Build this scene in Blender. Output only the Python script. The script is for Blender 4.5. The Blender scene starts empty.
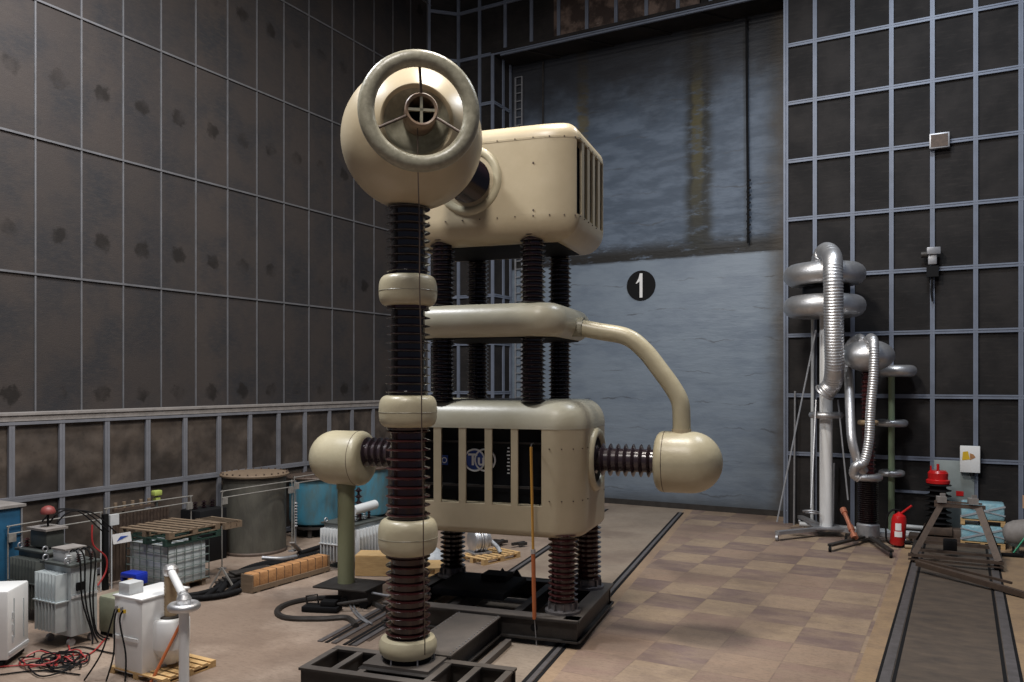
import bpy, bmesh, math, random
from mathutils import Vector, Matrix, Euler
random.seed(7)
R_ = math.radians
C = bpy.context.scene.collection
# ------------------------------------------------------------------ camera, world, lamps
F_PX, HOR, CAM_H, YAW = 815.0, 381.0, 4.3, R_(28.92)
cd = bpy.data.cameras.new('camera'); cam = bpy.data.objects.new('camera', cd); C.objects.link(cam)
cam.location = (0, 0, CAM_H); cam.rotation_euler = (R_(90), 0, YAW)
cd.sensor_width = 36; cd.lens = F_PX * 36 / 1024; cd.shift_y = (HOR - 341) / 1024; cd.clip_end = 200
bpy.context.scene.camera = cam
w = bpy.data.worlds.new('world'); bpy.context.scene.world = w; w.use_nodes = True
w.node_tree.nodes['Background'].inputs[0].default_value = (.62, .72, 1, 1)
w.node_tree.nodes['Background'].inputs[1].default_value = .10
def lamp(name, loc, size, power, col, target=None):
    l = bpy.data.lights.new(name, 'AREA'); l.shape = 'DISK'; l.size = size; l.energy = power; l.color = col
    o = bpy.data.objects.new(name, l); C.objects.link(o); o.location = loc
    d = Vector(target or (loc[0], loc[1], 0)) - Vector(loc)
    o.rotation_euler = d.to_track_quat('-Z', 'Y').to_euler()
lamp('hall_lamp', (-6.0, 12.6, 17.5), 2.2, 1900, (1, .93, .84))
lamp('hall_lamp', (-5.0, 3.0, 16.0), 2.5, 1150, (1, .94, .88), (-6, 9, 2))
lamp('hall_lamp', (-1.0, 19.0, 17.5), 2.2, 900, (.85, .92, 1))
lamp('hall_lamp', (-12.5, 8.0, 15.0), 2.2, 1500, (.95, .97, 1), (-12.5, 10, 0))
vs = bpy.context.scene.view_settings
vs.view_transform = 'Standard'; vs.look = 'None'; vs.gamma = 1; vs.exposure = 0; vs.use_curve_mapping = False
# ------------------------------------------------------------------ places
FW = Vector((-math.sin(YAW), math.cos(YAW), 0)); RT = Vector((math.cos(YAW), math.sin(YAW), 0))
def ray(px, py): return FW + RT * ((px - 512) / F_PX) + Vector((0, 0, (HOR - py) / F_PX))
EYE = Vector((0, 0, CAM_H))
def G(px, py, z=0.0): r = ray(px, py); return EYE + r * ((z - CAM_H) / r.z)
def D(px, py, d): return EYE + ray(px, py) * d
def onX(px, py, X): r = ray(px, py); return EYE + r * (X / r.x)
def onY(px, py, Y): r = ray(px, py); return EYE + r * (Y / r.y)
# ------------------------------------------------------------------ materials
def mat(name, col, rough=.6, metal=0, col2=None, scale=3, amount=.5, bump=0, bscale=None, coat=0, stretch=(1, 1, 1), fine=None):
    m = bpy.data.materials.new(name); m.use_nodes = True; n = m.node_tree.nodes; L = m.node_tree.links
    b = n['Principled BSDF']; b.inputs['Roughness'].default_value = rough; b.inputs['Metallic'].default_value = metal
    b.inputs['Base Color'].default_value = (*col, 1)
    if coat: b.inputs['Coat Weight'].default_value = coat; b.inputs['Coat Roughness'].default_value = .08
    tc = n.new('ShaderNodeTexCoord'); mp = n.new('ShaderNodeMapping'); mp.inputs['Scale'].default_value = stretch
    L.new(tc.outputs['Object'], mp.inputs[0])
    if col2:
        t = n.new('ShaderNodeTexNoise'); t.inputs['Scale'].default_value = scale; t.inputs['Detail'].default_value = 6; t.inputs['Roughness'].default_value = .62
        L.new(mp.outputs[0], t.inputs[0])
        r = n.new('ShaderNodeValToRGB'); r.color_ramp.elements[0].position = .5 - amount * .35; r.color_ramp.elements[1].position = .5 + amount * .35
        r.color_ramp.elements[0].color = (*col2, 1); r.color_ramp.elements[1].color = (*col, 1)
        L.new(t.outputs[0], r.inputs[0]); L.new(r.outputs[0], b.inputs['Base Color'])
    if bump:
        t2 = n.new('ShaderNodeTexNoise'); t2.inputs['Scale'].default_value = bscale or scale * 2; t2.inputs['Detail'].default_value = 5
        L.new(mp.outputs[0], t2.inputs[0]); bp = n.new('ShaderNodeBump'); bp.inputs['Strength'].default_value = bump; bp.inputs['Distance'].default_value = .05
        L.new(t2.outputs[0], bp.inputs['Height']); L.new(bp.outputs[0], b.inputs['Normal'])
    return m
M = {}
M['cream'] = mat('cream_paint', (.50, .425, .295), .34, 0, (.41, .34, .225), 1.6, .8, .08, 3)
M['cream_lid'] = mat('greyed_cream_paint', (.50, .47, .37), .36, 0, (.42, .38, .27), 2.2, .9, .06, 8)
M['cream_worn'] = mat('worn_cream_paint', (.50, .455, .325), .36, 0, (.41, .36, .24), 2.2, .8, .1, 8)
M['ring_paint'] = mat('weathered_ring_paint', (.36, .34, .26), .36, 0, (.20, .19, .14), 11, .7, .1, 14)
M['ceramic'] = mat('brown_glazed_porcelain', (.008, .004, .006), .2, 0, (.013, .006, .008), 2, .8, coat=.5)
M['ceramic_red'] = mat('red_brown_glazed_porcelain', (.050, .013, .013), .2, 0, (.030, .009, .010), 2, .8, coat=.35)
M['ceramic_grey'] = mat('violet_brown_porcelain', (.045, .03, .036), .25, 0, (.03, .02, .025), 4, .8, coat=.4)
M['rust_cream'] = mat('rust_stained_cream', (.34, .26, .18), .45, 0, (.12, .06, .045), 5, .8)
M['black'] = mat('black_rubber', (.008, .008, .009), .7)
M['dark'] = mat('dark_steel_and_shade', (.010, .011, .014), .7, 0, (.005, .005, .006), 2)  # also colours the discs that paint shade inside the bushing rings
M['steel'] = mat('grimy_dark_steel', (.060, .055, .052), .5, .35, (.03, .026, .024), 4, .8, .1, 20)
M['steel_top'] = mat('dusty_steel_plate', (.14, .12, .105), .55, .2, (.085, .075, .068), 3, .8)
M['rust'] = mat('rusty_brown_steel', (.11, .075, .055), .6, .2, (.05, .036, .03), 8, .8, .1, 30)
M['alu'] = mat('dull_aluminium', (.68, .68, .69), .42, .85, (.48, .48, .49), 5, .8, .12, 25)
M['zinc'] = mat('galvanised_steel', (.42, .43, .45), .45, .6, (.28, .28, .3), 8, .8)
M['frame'] = mat('blue_grey_painted_frame', (.19, .22, .29), .5, .1, (.125, .145, .19), 2, .9)
M['frame_pale'] = mat('dusty_frame_paint', (.20, .205, .23), .55, .1, (.12, .122, .138), 2, .9)
M['seam'] = mat('pale_panel_seam', (.13, .13, .14), .6, 0, (.07, .07, .075), 3, .9)
M['ledge'] = mat('dusty_ledge', (.26, .24, .23), .7, 0, (.18, .165, .155), 5)
M['white'] = mat('white_enamel', (.78, .79, .80), .35, 0, (.70, .71, .71), 3, .8)
M['offwhite'] = mat('grey_white_enamel', (.56, .58, .60), .4, 0, (.45, .47, .48), 4, .8)
M['tgrey'] = mat('grey_blue_enamel', (.46, .51, .53), .42, 0, (.36, .405, .42), 5, .8)
M['tdark'] = mat('dark_green_grey_enamel', (.075, .085, .08), .5, 0, (.045, .05, .048), 5, .8)
M['greendoor'] = mat('grey_green_door_paint', (.24, .275, .275), .5, 0, (.19, .22, .22), 3)
M['beige'] = mat('beige_enamel', (.27, .28, .2), .5, 0, (.2, .21, .15), 4)
M['blue'] = mat('petrol_blue_paint', (.012, .085, .17), .5, 0, (.01, .06, .125), 4)
M['tankblue'] = mat('scuffed_light_blue_paint', (.035, .23, .36), .45, 0, (.09, .12, .11), 2.2, .7, stretch=(2, 2, .6))
M['tankgrey'] = mat('grimy_olive_grey_tank', (.10, .096, .078), .6, 0, (.04, .036, .031), 2.2, .8, .2, 8, stretch=(1.5, 1.5, .6))
M['olive'] = mat('olive_green_paint', (.235, .245, .15), .42, 0, (.16, .165, .095), 2.5, .9, stretch=(1, 1, .4))
M['palegreen'] = mat('pale_green_tube', (.26, .33, .2), .4)
M['woodnew'] = mat('fresh_pine_board', (.62, .42, .2), .65, 0, (.42, .26, .11), 6, .8, stretch=(1, 5, 5))
M['woodold'] = mat('old_brown_board', (.22, .16, .105), .75, 0, (.11, .075, .05), 6, .8, stretch=(1, 5, 5))
M['wrap'] = mat('orange_brown_packing_paper', (.46, .24, .10), .6, 0, (.30, .145, .06), 6, .7, .3, 12)
M['strap'] = mat('dark_strap', (.06, .04, .03), .6)
M['greenbox'] = mat('dark_green_plastic', (.02, .05, .04), .5)
M['ibc'] = mat('milky_plastic', (.55, .59, .61), .4, 0, (.42, .46, .47), 2)
M['tubepaint'] = mat('dusty_tube_paint', (.26, .25, .23), .5, 0, (.16, .15, .14), 8)
M['cage'] = mat('dull_green_grey_tube', (.16, .20, .19), .45, .4)
M['red'] = mat('red_enamel', (.55, .012, .014), .3, 0, (.42, .01, .01), 4)
M['redcable'] = mat('red_cable', (.35, .03, .03), .5)
M['bluep'] = mat('bright_blue_plastic', (.01, .03, .35), .4)
M['yellow'] = mat('yellow_paint', (.65, .42, .02), .5)
M['amber'] = mat('amber_fibreglass', (.50, .26, .05), .35)
M['orange'] = mat('orange_red_rod', (.42, .12, .04), .4)
M['copper'] = mat('bright_copper', (.62, .25, .16), .35, .5)
M['bushing'] = mat('tan_resin_bushing', (.38, .28, .17), .5, 0, (.28, .2, .12), 14)
M['film'] = mat('light_blue_plastic_film', (.20, .42, .52), .3, 0, (.3, .45, .5), 5, .6, .5, 9)
M['card'] = mat('brown_cardboard', (.42, .25, .14), .7)
M['green'] = mat('green_plastic', (.01, .25, .13), .4)
M['paper'] = mat('white_print', (.75, .75, .75), .6)
M['logo_blue'] = mat('deep_blue_print', (.03, .08, .36), .5)
M['logo_white'] = mat('off_white_print', (.85, .88, .92), .5)
M['greyfab'] = mat('grey_plastic_sheet', (.38, .41, .44), .4, 0, (.25, .27, .3), 6, .8, .4, 8)

for k_ in ('black', 'dark', 'pit_', 'steel'):
    if k_ in M: M[k_].node_tree.nodes['Principled BSDF'].inputs['Specular IOR Level'].default_value = .15 if k_ != 'steel' else .35
def nodes_of(name, rough):
    m = bpy.data.materials.new(name); m.use_nodes = True; n = m.node_tree.nodes; L = m.node_tree.links
    b = n['Principled BSDF']; b.inputs['Roughness'].default_value = rough; b.inputs['Specular IOR Level'].default_value = .25
    tc = n.new('ShaderNodeTexCoord'); sp = n.new('ShaderNodeSeparateXYZ'); L.new(tc.outputs['Object'], sp.inputs[0])
    def mth(op, a, b_=None, c=None):
        q = n.new('ShaderNodeMath'); q.operation = op
        for i, v in enumerate((a, b_, c)):
            if v is None: continue
            if isinstance(v, (int, float)): q.inputs[i].default_value = v
            else: L.new(v, q.inputs[i])
        return q.outputs[0]
    def noise(scale, st=(1, 1, 1), det=5, ro=.6, off=(0, 0, 0)):
        mp = n.new('ShaderNodeMapping'); mp.inputs['Scale'].default_value = st; mp.inputs['Location'].default_value = off; L.new(tc.outputs['Object'], mp.inputs[0])
        t = n.new('ShaderNodeTexNoise'); t.inputs['Scale'].default_value = scale; t.inputs['Detail'].default_value = det; t.inputs['Roughness'].default_value = ro
        L.new(mp.outputs[0], t.inputs[0]); return t.outputs[0]
    def ss(v, a, b_):
        q = n.new('ShaderNodeMapRange'); q.interpolation_type = 'SMOOTHSTEP'; L.new(v, q.inputs[0]); q.inputs[1].default_value = a; q.inputs[2].default_value = b_; return q.outputs[0]
    def mix(f, a, b_):
        q = n.new('ShaderNodeMix'); q.data_type = 'RGBA'
        if isinstance(f, (int, float)): q.inputs[0].default_value = f
        else: L.new(f, q.inputs[0])
        for i, v in ((6, a), (7, b_)):
            if isinstance(v, tuple): q.inputs[i].default_value = (*v, 1)
            else: L.new(v, q.inputs[i])
        return q.outputs[2]
    def bump(h, s, dist=.05):
        q = n.new('ShaderNodeBump'); q.inputs['Strength'].default_value = s; q.inputs['Distance'].default_value = dist; L.new(h, q.inputs['Height']); L.new(q.outputs[0], b.inputs['Normal'])
    def out(c): L.new(c, b.inputs['Base Color'])
    return m, sp.outputs, mth, noise, ss, mix, bump, out, b, L

# floor: one-metre two-tone tiles right of the slanted rail, plain worn concrete elsewhere
M_ROT = R_(9.54); CEN = FW * 14.856 + RT * -.159
m, xyz, mth, noise, ss, mix, bump, out, b, L = nodes_of('hall_floor', .5)
X, Y_ = xyz[0], xyz[1]
tx = mth('ADD', X, 5.42); ty = mth('ADD', Y_, .06)
par = mth('MODULO', mth('ABSOLUTE', mth('ADD', mth('FLOOR', tx), mth('FLOOR', mth('ADD', ty, 40)))), 2)
wn = par.node.id_data.nodes.new('ShaderNodeTexWhiteNoise'); cb = wn.id_data.nodes.new('ShaderNodeCombineXYZ')
L.new(mth('FLOOR', tx), cb.inputs[0]); L.new(mth('FLOOR', ty), cb.inputs[1]); L.new(cb.outputs[0], wn.inputs[0])
tile = mix(par, (.35, .262, .18), (.19, .135, .122))
tile = mix(mth('MULTIPLY', ss(wn.outputs[0], .5, .8), .8), tile, (.29, .20, .155))
fx = mth('ABSOLUTE', mth('SUBTRACT', mth('FRACT', tx), .5)); fy = mth('ABSOLUTE', mth('SUBTRACT', mth('FRACT', mth('ADD', ty, 40)), .5))
gr = mth('GREATER_THAN', mth('MAXIMUM', fx, fy), .488)
tile = mix(mth('MULTIPLY', gr, .45), tile, (.12, .085, .07))
wear = mix(ss(noise(.55), .42, .7), (.245, .185, .145), (.36, .285, .23))
wear2 = mix(mth('MULTIPLY', ss(noise(2.6, (1, 3, 1)), .45, .75), .45), wear, (.21, .155, .12))
px_ = mth('SUBTRACT', X, CEN.x); py_ = mth('SUBTRACT', Y_, CEN.y)
la = mth('ADD', mth('MULTIPLY', px_, math.cos(M_ROT)), mth('MULTIPLY', py_, math.sin(M_ROT)))
right = mth('GREATER_THAN', la, 1.47)
strip = mth('LESS_THAN', X, 2.5)
bandr = mth('GREATER_THAN', la, 1.75)
tile = mix(mth('MULTIPLY', ss(noise(1.3, (1, 2.5, 1)), .38, .62), .7), tile, (.29, .215, .16))
c = mix(right, wear2, mix(bandr, (.34, .24, .16), tile))
mid = mth('MULTIPLY', mth('GREATER_THAN', la, -1.1), mth('SUBTRACT', 1, right))
c = mix(mth('MULTIPLY', mid, .55), c, mix(ss(noise(1.2), .4, .7), (.32, .27, .21), (.25, .215, .17)))
edge = mth('GREATER_THAN', X, -1.36)
c = mix(edge, c, mix(ss(noise(2), .4, .7), (.33, .23, .14), (.27, .19, .125)))
c = mix(mth('MULTIPLY', ss(noise(7, (1, 3, 1), 8, .7), .46, .72), .5), c, (.125, .09, .07))
c = mix(mth('MULTIPLY', ss(noise(.5, off=(4, 1, 0), det=8), .46, .66), .5), c, (.14, .10, .08))
c = mix(mth('MULTIPLY', ss(noise(22, (1, 1, 1), 6, .8), .45, .8), .45), c, (.09, .065, .05))
out(c); bump(noise(9), .06)
L.new(ss(noise(1.5), .2, .9), b.inputs['Roughness']); b.inputs['Roughness'].default_value = .5
mr = wn.id_data.nodes.new('ShaderNodeMapRange'); L.new(noise(1.5), mr.inputs[0]); mr.inputs[3].default_value = .38; mr.inputs[4].default_value = .62; L.new(mr.outputs[0], b.inputs['Roughness'])
M['floor'] = m
# pit cover
M['pit'] = mat('dirty_brown_pit_cover', (.115, .086, .063), .6, 0, (.045, .036, .031), 1.8, .8, .05, 10, stretch=(1, 2.2, 1))
# upper left wall panels with round stains
m, xyz, mth, noise, ss, mix, bump, out, b, L = nodes_of('dark_wall_panels', .75)
yy = mth('SUBTRACT', mth('FRACT', mth('DIVIDE', mth('SUBTRACT', xyz[1], 10.25), 1.04)), .5)
zz = mth('SUBTRACT', mth('FRACT', mth('DIVIDE', mth('SUBTRACT', xyz[2], 2.305), 3.43)), .5)
dd = mth('SQRT', mth('ADD', mth('POWER', mth('MULTIPLY', yy, 1.04), 2), mth('POWER', mth('MULTIPLY', zz, 3.43), 2)))
dd = mth('ADD', dd, mth('MULTIPLY', mth('SUBTRACT', noise(5), .5), .42))
sp_ = mth('SUBTRACT', 1, ss(dd, .13, .24))
c = mix(ss(noise(.8), .35, .7), (.044, .036, .033), (.024, .024, .027))
c = mix(mth('MULTIPLY', ss(noise(5, (1, 1, 3.5), 8, .7), .42, .7), .55), c, (.050, .042, .038))
pn = mth('FLOOR', mth('DIVIDE', mth('SUBTRACT', xyz[1], 10.25), 1.04))
wn = b.id_data.nodes.new('ShaderNodeTexWhiteNoise'); wn.noise_dimensions = '1D'; L.new(pn, wn.inputs['W'])
c = mix(mth('MULTIPLY', wn.outputs[0], .35), c, (.024, .022, .023))
c = mix(mth('MULTIPLY', sp_, mth('MULTIPLY', ss(noise(.9, off=(3, 2, 1)), .36, .6), .8)), c, (.009, .007, .006))
out(c); bump(noise(16, (1, 1, 3)), .25, .02); M['wallpanel'] = m
# creased lower-left sheets
m, xyz, mth, noise, ss, mix, bump, out, b, L = nodes_of('creased_metal_sheets', .55)
c = mix(ss(noise(.8), .35, .7), (.042, .035, .031), (.115, .092, .076))
c = mix(mth('MULTIPLY', ss(noise(6, (1, 2, 2), 8, .7), .5, .75), .5), c, (.035, .03, .027))
out(c); bump(noise(1.1, (1, 1, 1), 2, .4), .7, .25); b.inputs['Metallic'].default_value = .25; M['sheet'] = m
# dark panels of the back lattice
m, xyz, mth, noise, ss, mix, bump, out, b, L = nodes_of('dark_back_panels', .8)
c = mix(ss(noise(.7), .35, .7), (.013, .012, .0125), (.028, .0250, .0245))
c = mix(mth('MULTIPLY', ss(noise(4, (.5, .5, 5), 7, .7), .5, .72), .4), c, (.045, .039, .036))
out(c); bump(noise(12), .2, .02); M['backpanel'] = m
m, xyz, mth, noise, ss, mix, bump, out, b, L = nodes_of('brown_stained_panels', .8)
c = mix(ss(noise(1.4), .42, .6), (.045, .032, .028), (.16, .115, .095))
c = mix(mth('MULTIPLY', ss(noise(3, (.5, .5, 3), 8, .75), .62, .7), .8), c, (.42, .36, .32))
out(c); bump(noise(6), .3, .04); M['brownpanel'] = m
# great door: painted blue-grey cladding, mouldy seam and rust runs
m, xyz, mth, noise, ss, mix, bump, out, b, L = nodes_of('great_door_cladding', .45)
Z, X = xyz[2], xyz[0]
low = mth('LESS_THAN', Z, 8.5)
c = mix(low, mix(ss(noise(.9, (1, 1, 3.2)), .36, .66), (.075, .10, .14), (.125, .16, .215)), mix(ss(noise(.8, (1, 1, 2.5)), .35, .7), (.185, .225, .275), (.145, .18, .23)))
lines = ss(mth('ABSOLUTE', mth('SUBTRACT', mth('FRACT', mth('ADD', mth('MULTIPLY', Z, .98), mth('MULTIPLY', noise(.5), .9))), .5)), .46, .5)
c = mix(mth('MULTIPLY', lines, mth('MULTIPLY', ss(noise(1.2, (1, 1, 4)), .42, .7), .8)), c, (.07, .075, .085))
mould = mth('MULTIPLY', ss(Z, 8.4, 8.55), mth('SUBTRACT', 1, ss(Z, 8.7, 9.4)))
c = mix(mth('MULTIPLY', mould, ss(mth('ADD', noise(2.2, (1, 1, 3), 8, .7), mth('MULTIPLY', mould, .14)), .42, .6)), c, (.022, .021, .020))
def run(x0, w, zt, st, col, c):
    q = mth('SUBTRACT', 1, ss(mth('ABSOLUTE', mth('ADD', mth('SUBTRACT', X, x0), mth('MULTIPLY', mth('SUBTRACT', noise(.8, (0, 0, 1.6)), .5), .5))), w * .4, w))
    q = mth('MULTIPLY', q, ss(Z, 8.5, zt)); q = mth('MULTIPLY', q, ss(noise(2.2, (.6, 1, 1.6), 7, .7), .32, .52))
    return mix(mth('MULTIPLY', q, st), c, col)
c = run(-7.75, .62, 8.8, .95, (.022, .022, .018), c)
c = run(-7.8, .25, 13, .4, (.17, .14, .045), c)
c = run(-12.0, .3, 12.5, .75, (.15, .12, .05), c)
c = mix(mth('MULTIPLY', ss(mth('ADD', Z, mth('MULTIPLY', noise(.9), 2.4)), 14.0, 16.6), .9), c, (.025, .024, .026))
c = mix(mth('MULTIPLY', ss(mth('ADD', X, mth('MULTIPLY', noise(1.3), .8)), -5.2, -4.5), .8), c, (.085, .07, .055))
c = mix(mth('MULTIPLY', mth('SUBTRACT', 1, ss(mth('ADD', Z, mth('MULTIPLY', noise(1.3), .5)), .3, .9)), .6), c, (.10, .10, .10))
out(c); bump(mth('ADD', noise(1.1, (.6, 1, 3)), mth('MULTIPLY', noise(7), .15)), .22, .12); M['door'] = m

# ------------------------------------------------------------------ mesh helpers
def frame(p, axis):
    z = Vector(axis).normalized(); q = z.to_track_quat('Z', 'Y').to_matrix().to_4x4(); return Matrix.Translation(Vector(p)) @ q
class MB:
    def __init__(s): s.bm = bmesh.new()
    def box(s, c, d, rz=0, bev=0, mx=None, rot=None):
        T = Matrix.Translation(Vector(c)) @ (rot.to_4x4() if rot else Matrix.Rotation(rz, 4, 'Z')) @ Matrix.Diagonal((d[0], d[1], d[2], 1))
        r = bmesh.ops.create_cube(s.bm, size=1, matrix=T)
        if bev:
            es = list({e for v in r['verts'] for e in v.link_edges})
            bmesh.ops.bevel(s.bm, geom=es, offset=bev, segments=2, affect='EDGES', profile=.5)
        return s
    def bar(s, p, q, wd, ht, up=(0, 0, 1)):
        p = Vector(p); q = Vector(q); d = q - p; x = d.normalized(); y = Vector(up).cross(x)
        if y.length < 1e-4: y = Vector((0, 1, 0)).cross(x)
        y.normalize(); z = x.cross(y)
        rot = Matrix((x, y, z)).transposed()
        return s.box((p + q) / 2, (d.length, wd, ht), rot=rot)
    def lathe(s, prof, mx=None, seg=28, close=False):
        mx = mx or Matrix(); rings = []
        for r, z in prof:
            if r < 1e-5: rings.append([s.bm.verts.new(mx @ Vector((0, 0, z)))])
            else: rings.append([s.bm.verts.new(mx @ Vector((r * math.cos(2 * math.pi * k / seg), r * math.sin(2 * math.pi * k / seg), z))) for k in range(seg)])
        n = len(rings); 
        for i in range(n if close else n - 1):
            a, b = rings[i], rings[(i + 1) % n]
            for k in range(seg):
                k2 = (k + 1) % seg
                if len(a) == 1 and len(b) == 1: break
                if len(a) == 1: s.bm.faces.new((a[0], b[k2], b[k]))
                elif len(b) == 1: s.bm.faces.new((a[k], a[k2], b[0]))
                else: s.bm.faces.new((a[k], a[k2], b[k2], b[k]))
        return s
    def cyl(s, p, q, r, r2=None, seg=16):
        p = Vector(p); q = Vector(q); h = (q - p).length; r2 = r if r2 is None else r2
        return s.lathe([(0, 0), (r, 0), (r2, h), (0, h)], frame(p, q - p), seg)
    def torus(s, p, axis, R, r, seg=40, m=14, sz=1):
        return s.lathe([(R + r * math.cos(2 * math.pi * k / m), sz * r * math.sin(2 * math.pi * k / m)) for k in range(m)], frame(p, axis), seg, True)
    def tube(s, pts, r, seg=8, smooth=0, closed=False, rib=0, ribn=0):
        P = [Vector(p) for p in pts]
        if smooth:
            Q = []; n = len(P)
            rng = range(n if closed else n - 1)
            for i in rng:
                g = lambda k: P[k % n] if closed else P[max(0, min(n - 1, k))]
                p0, p1, p2, p3 = g(i - 1), g(i), g(i + 1), g(i + 2)
                for k in range(smooth):
                    t = k / smooth
                    Q.append(.5 * ((2 * p1) + (p2 - p0) * t + (2 * p0 - 5 * p1 + 4 * p2 - p3) * t * t + (3 * p1 - p0 - 3 * p2 + p3) * t ** 3))
            if not closed: Q.append(P[-1])
            P = Q
        if ribn:
            Q = []; acc = []; L0 = 0
            for i in range(len(P) - 1): acc.append(L0); L0 += (P[i + 1] - P[i]).length
            acc.append(L0); N = ribn * 2
            for j in range(N + 1):
                d = L0 * j / N; i = max(k for k in range(len(acc)) if acc[k] <= d + 1e-9); i = min(i, len(P) - 2)
                Q.append(P[i].lerp(P[i + 1], (d - acc[i]) / max(1e-9, acc[i + 1] - acc[i])))
            P = Q
        n = len(P); T = []
        for i in range(n):
            a = P[(i - 1) % n] if closed or i else P[0]; b = P[(i + 1) % n] if closed or i < n - 1 else P[-1]
            T.append((b - a).normalized())
        u = T[0].orthogonal().normalized(); rings = []
        for i in range(n):
            u = (u - T[i] * u.dot(T[i]))
            u = u.normalized() if u.length > 1e-6 else T[i].orthogonal().normalized()
            v = T[i].cross(u); rr = r * (1 - rib * (i % 2)) if rib else r
            rings.append([s.bm.verts.new(P[i] + (u * math.cos(2 * math.pi * k / seg) + v * math.sin(2 * math.pi * k / seg)) * rr) for k in range(seg)])
        for i in range(n if closed else n - 1):
            a, b = rings[i], rings[(i + 1) % n]
            for k in range(seg): s.bm.faces.new((a[k], a[(k + 1) % seg], b[(k + 1) % seg], b[k]))
        if not closed: s.bm.faces.new(rings[0][::-1]); s.bm.faces.new(rings[-1])
        return s
    def poly(s, pts, off):
        """flat outline pts (3-D), extruded by vector off"""
        off = Vector(off); a = [s.bm.verts.new(Vector(p)) for p in pts]; b = [s.bm.verts.new(Vector(p) + off) for p in pts]; n = len(a)
        s.bm.faces.new(a); s.bm.faces.new(b[::-1])
        for i in range(n): s.bm.faces.new((a[i], b[i], b[(i + 1) % n], a[(i + 1) % n]))
        return s
    def build(s, name, m, parent=None, sharp=38):
        bmesh.ops.recalc_face_normals(s.bm, faces=s.bm.faces)
        for f in s.bm.faces: f.smooth = True
        for e in s.bm.edges:
            if len(e.link_faces) == 2 and e.calc_face_angle(0) > R_(sharp): e.smooth = False
            elif len(e.link_faces) != 2: e.smooth = False
        me = bpy.data.meshes.new(name); s.bm.to_mesh(me); s.bm.free(); me.materials.append(m if not isinstance(m, str) else M[m])
        o = bpy.data.objects.new(name, me); C.objects.link(o)
        if parent: o.parent = parent
        return o
def tag(o, label=None, cat=None, group=None, kind=None):
    if label: o['label'] = label
    if cat: o['category'] = cat
    if group: o['group'] = group
    if kind: o['kind'] = kind
    return o
def thing(name, label, cat, loc=(0, 0, 0), rz=0, group=None):
    o = bpy.data.objects.new(name, None); C.objects.link(o); o.location = loc; o.rotation_euler = (0, 0, rz); o.empty_display_size = .2
    return tag(o, label, cat, group)
def solo(mb, name, m, label, cat, group=None, origin=None):
    if origin is not None:
        origin = Vector(origin); bmesh.ops.translate(mb.bm, verts=mb.bm.verts, vec=-origin)
    o = mb.build(name, m)
    if origin is not None: o.location = origin
    return tag(o, label, cat, group)
def struct(mb, name, m, parent=None):
    o = mb.build(name, m, parent); 
    if not parent: o['kind'] = 'structure'
    return o
def copy_tree(o, parent=None):
    c = o.copy(); C.objects.link(c)
    if parent: c.parent = parent
    for ch in [k for k in bpy.data.objects if k.parent == o]: copy_tree(ch, c)
    return c
def sheds(n, rc, rf, z0, z1, thick=.3, alt=0):
    p = (z1 - z0) / n; pr = [(0, z0), (rc * 1.08, z0), (rc, z0 + p * .12)]
    for k in range(n):
        z = z0 + p * (k + .5); rr = rf - (alt if k % 2 else 0); h = p * thick
        pr += [(rc, z - h * .7), (rc + (rr - rc) * .35, z - h * .42), (rr - h * .2, z - h * .22), (rr, z), (rr - h * .2, z + h * .14), (rc + (rr - rc) * .35, z + h * .55), (rc, z + h * .95)]
    return pr + [(rc, z1 - p * .1), (rc * 1.08, z1), (0, z1)]

# ================================================================== THE HALL
XL, XP, YB, YD = -17.24, -16.77, 25.6, 27.0
ZT = 21.4
struct(MB().box((-6, 12, -.1), (26, 34, .2)), 'floor', 'floor')
struct(MB().box((XL - .1, 11, 10.7), (.2, 32.0, 21.4)), 'wall_left', 'wallpanel')
mb = MB(); mb.box((-6, 12, 21.5), (26, 34, .2))
for k in range(7): mb.box((-6, -2 + k * 4.4, 21.1), (24, .3, .7))
struct(mb, 'ceiling', 'backpanel')
mb = MB(); mb.box(((XP + XL) / 2, 11, 1.8), (XP - XL - .02, 28, 3.6)); struct(mb, 'wall_left_plinth', 'sheet')['kind'] = 'structure'
mb = MB()                                     # seams of upper left wall
ys = [10.25 + 1.035 * k for k in range(-9, 15)]
for y in ys: mb.box((XL + .012, y, 12.5), (.03, .035, 17.8))
for z in (6.57, 9.47, 12.4, 15.3, 18.2): mb.box((XL + .02, 11, z), (.04, 28, .045))
struct(mb, 'trim_1', 'seam')
mb = MB(); mb.box(((XP + XL) / 2 + .04, 11, 3.63), (XP - XL + .12, 28, .05)); mb.box((XP + .05, 11, 3.55), (.04, 28, .13)); struct(mb, 'trim_2', 'ledge')
mb = MB()                                     # frame of lower left wall
for k in range(-9, 15):
    y = 10.52 + 1.045 * k
    for d in (-.03, .03): mb.box((XP + .03, y + d, 1.75), (.06, .056, 3.5))
for z in (1.9, .1):
    for d in (-.03, .03): mb.box((XP + .035, 11, z + d), (.07, 28, .056))
mb.box((XP + .035, 11, 3.44), (.07, 28, .06))
struct(mb, 'trim_3', 'frame_pale')
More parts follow.
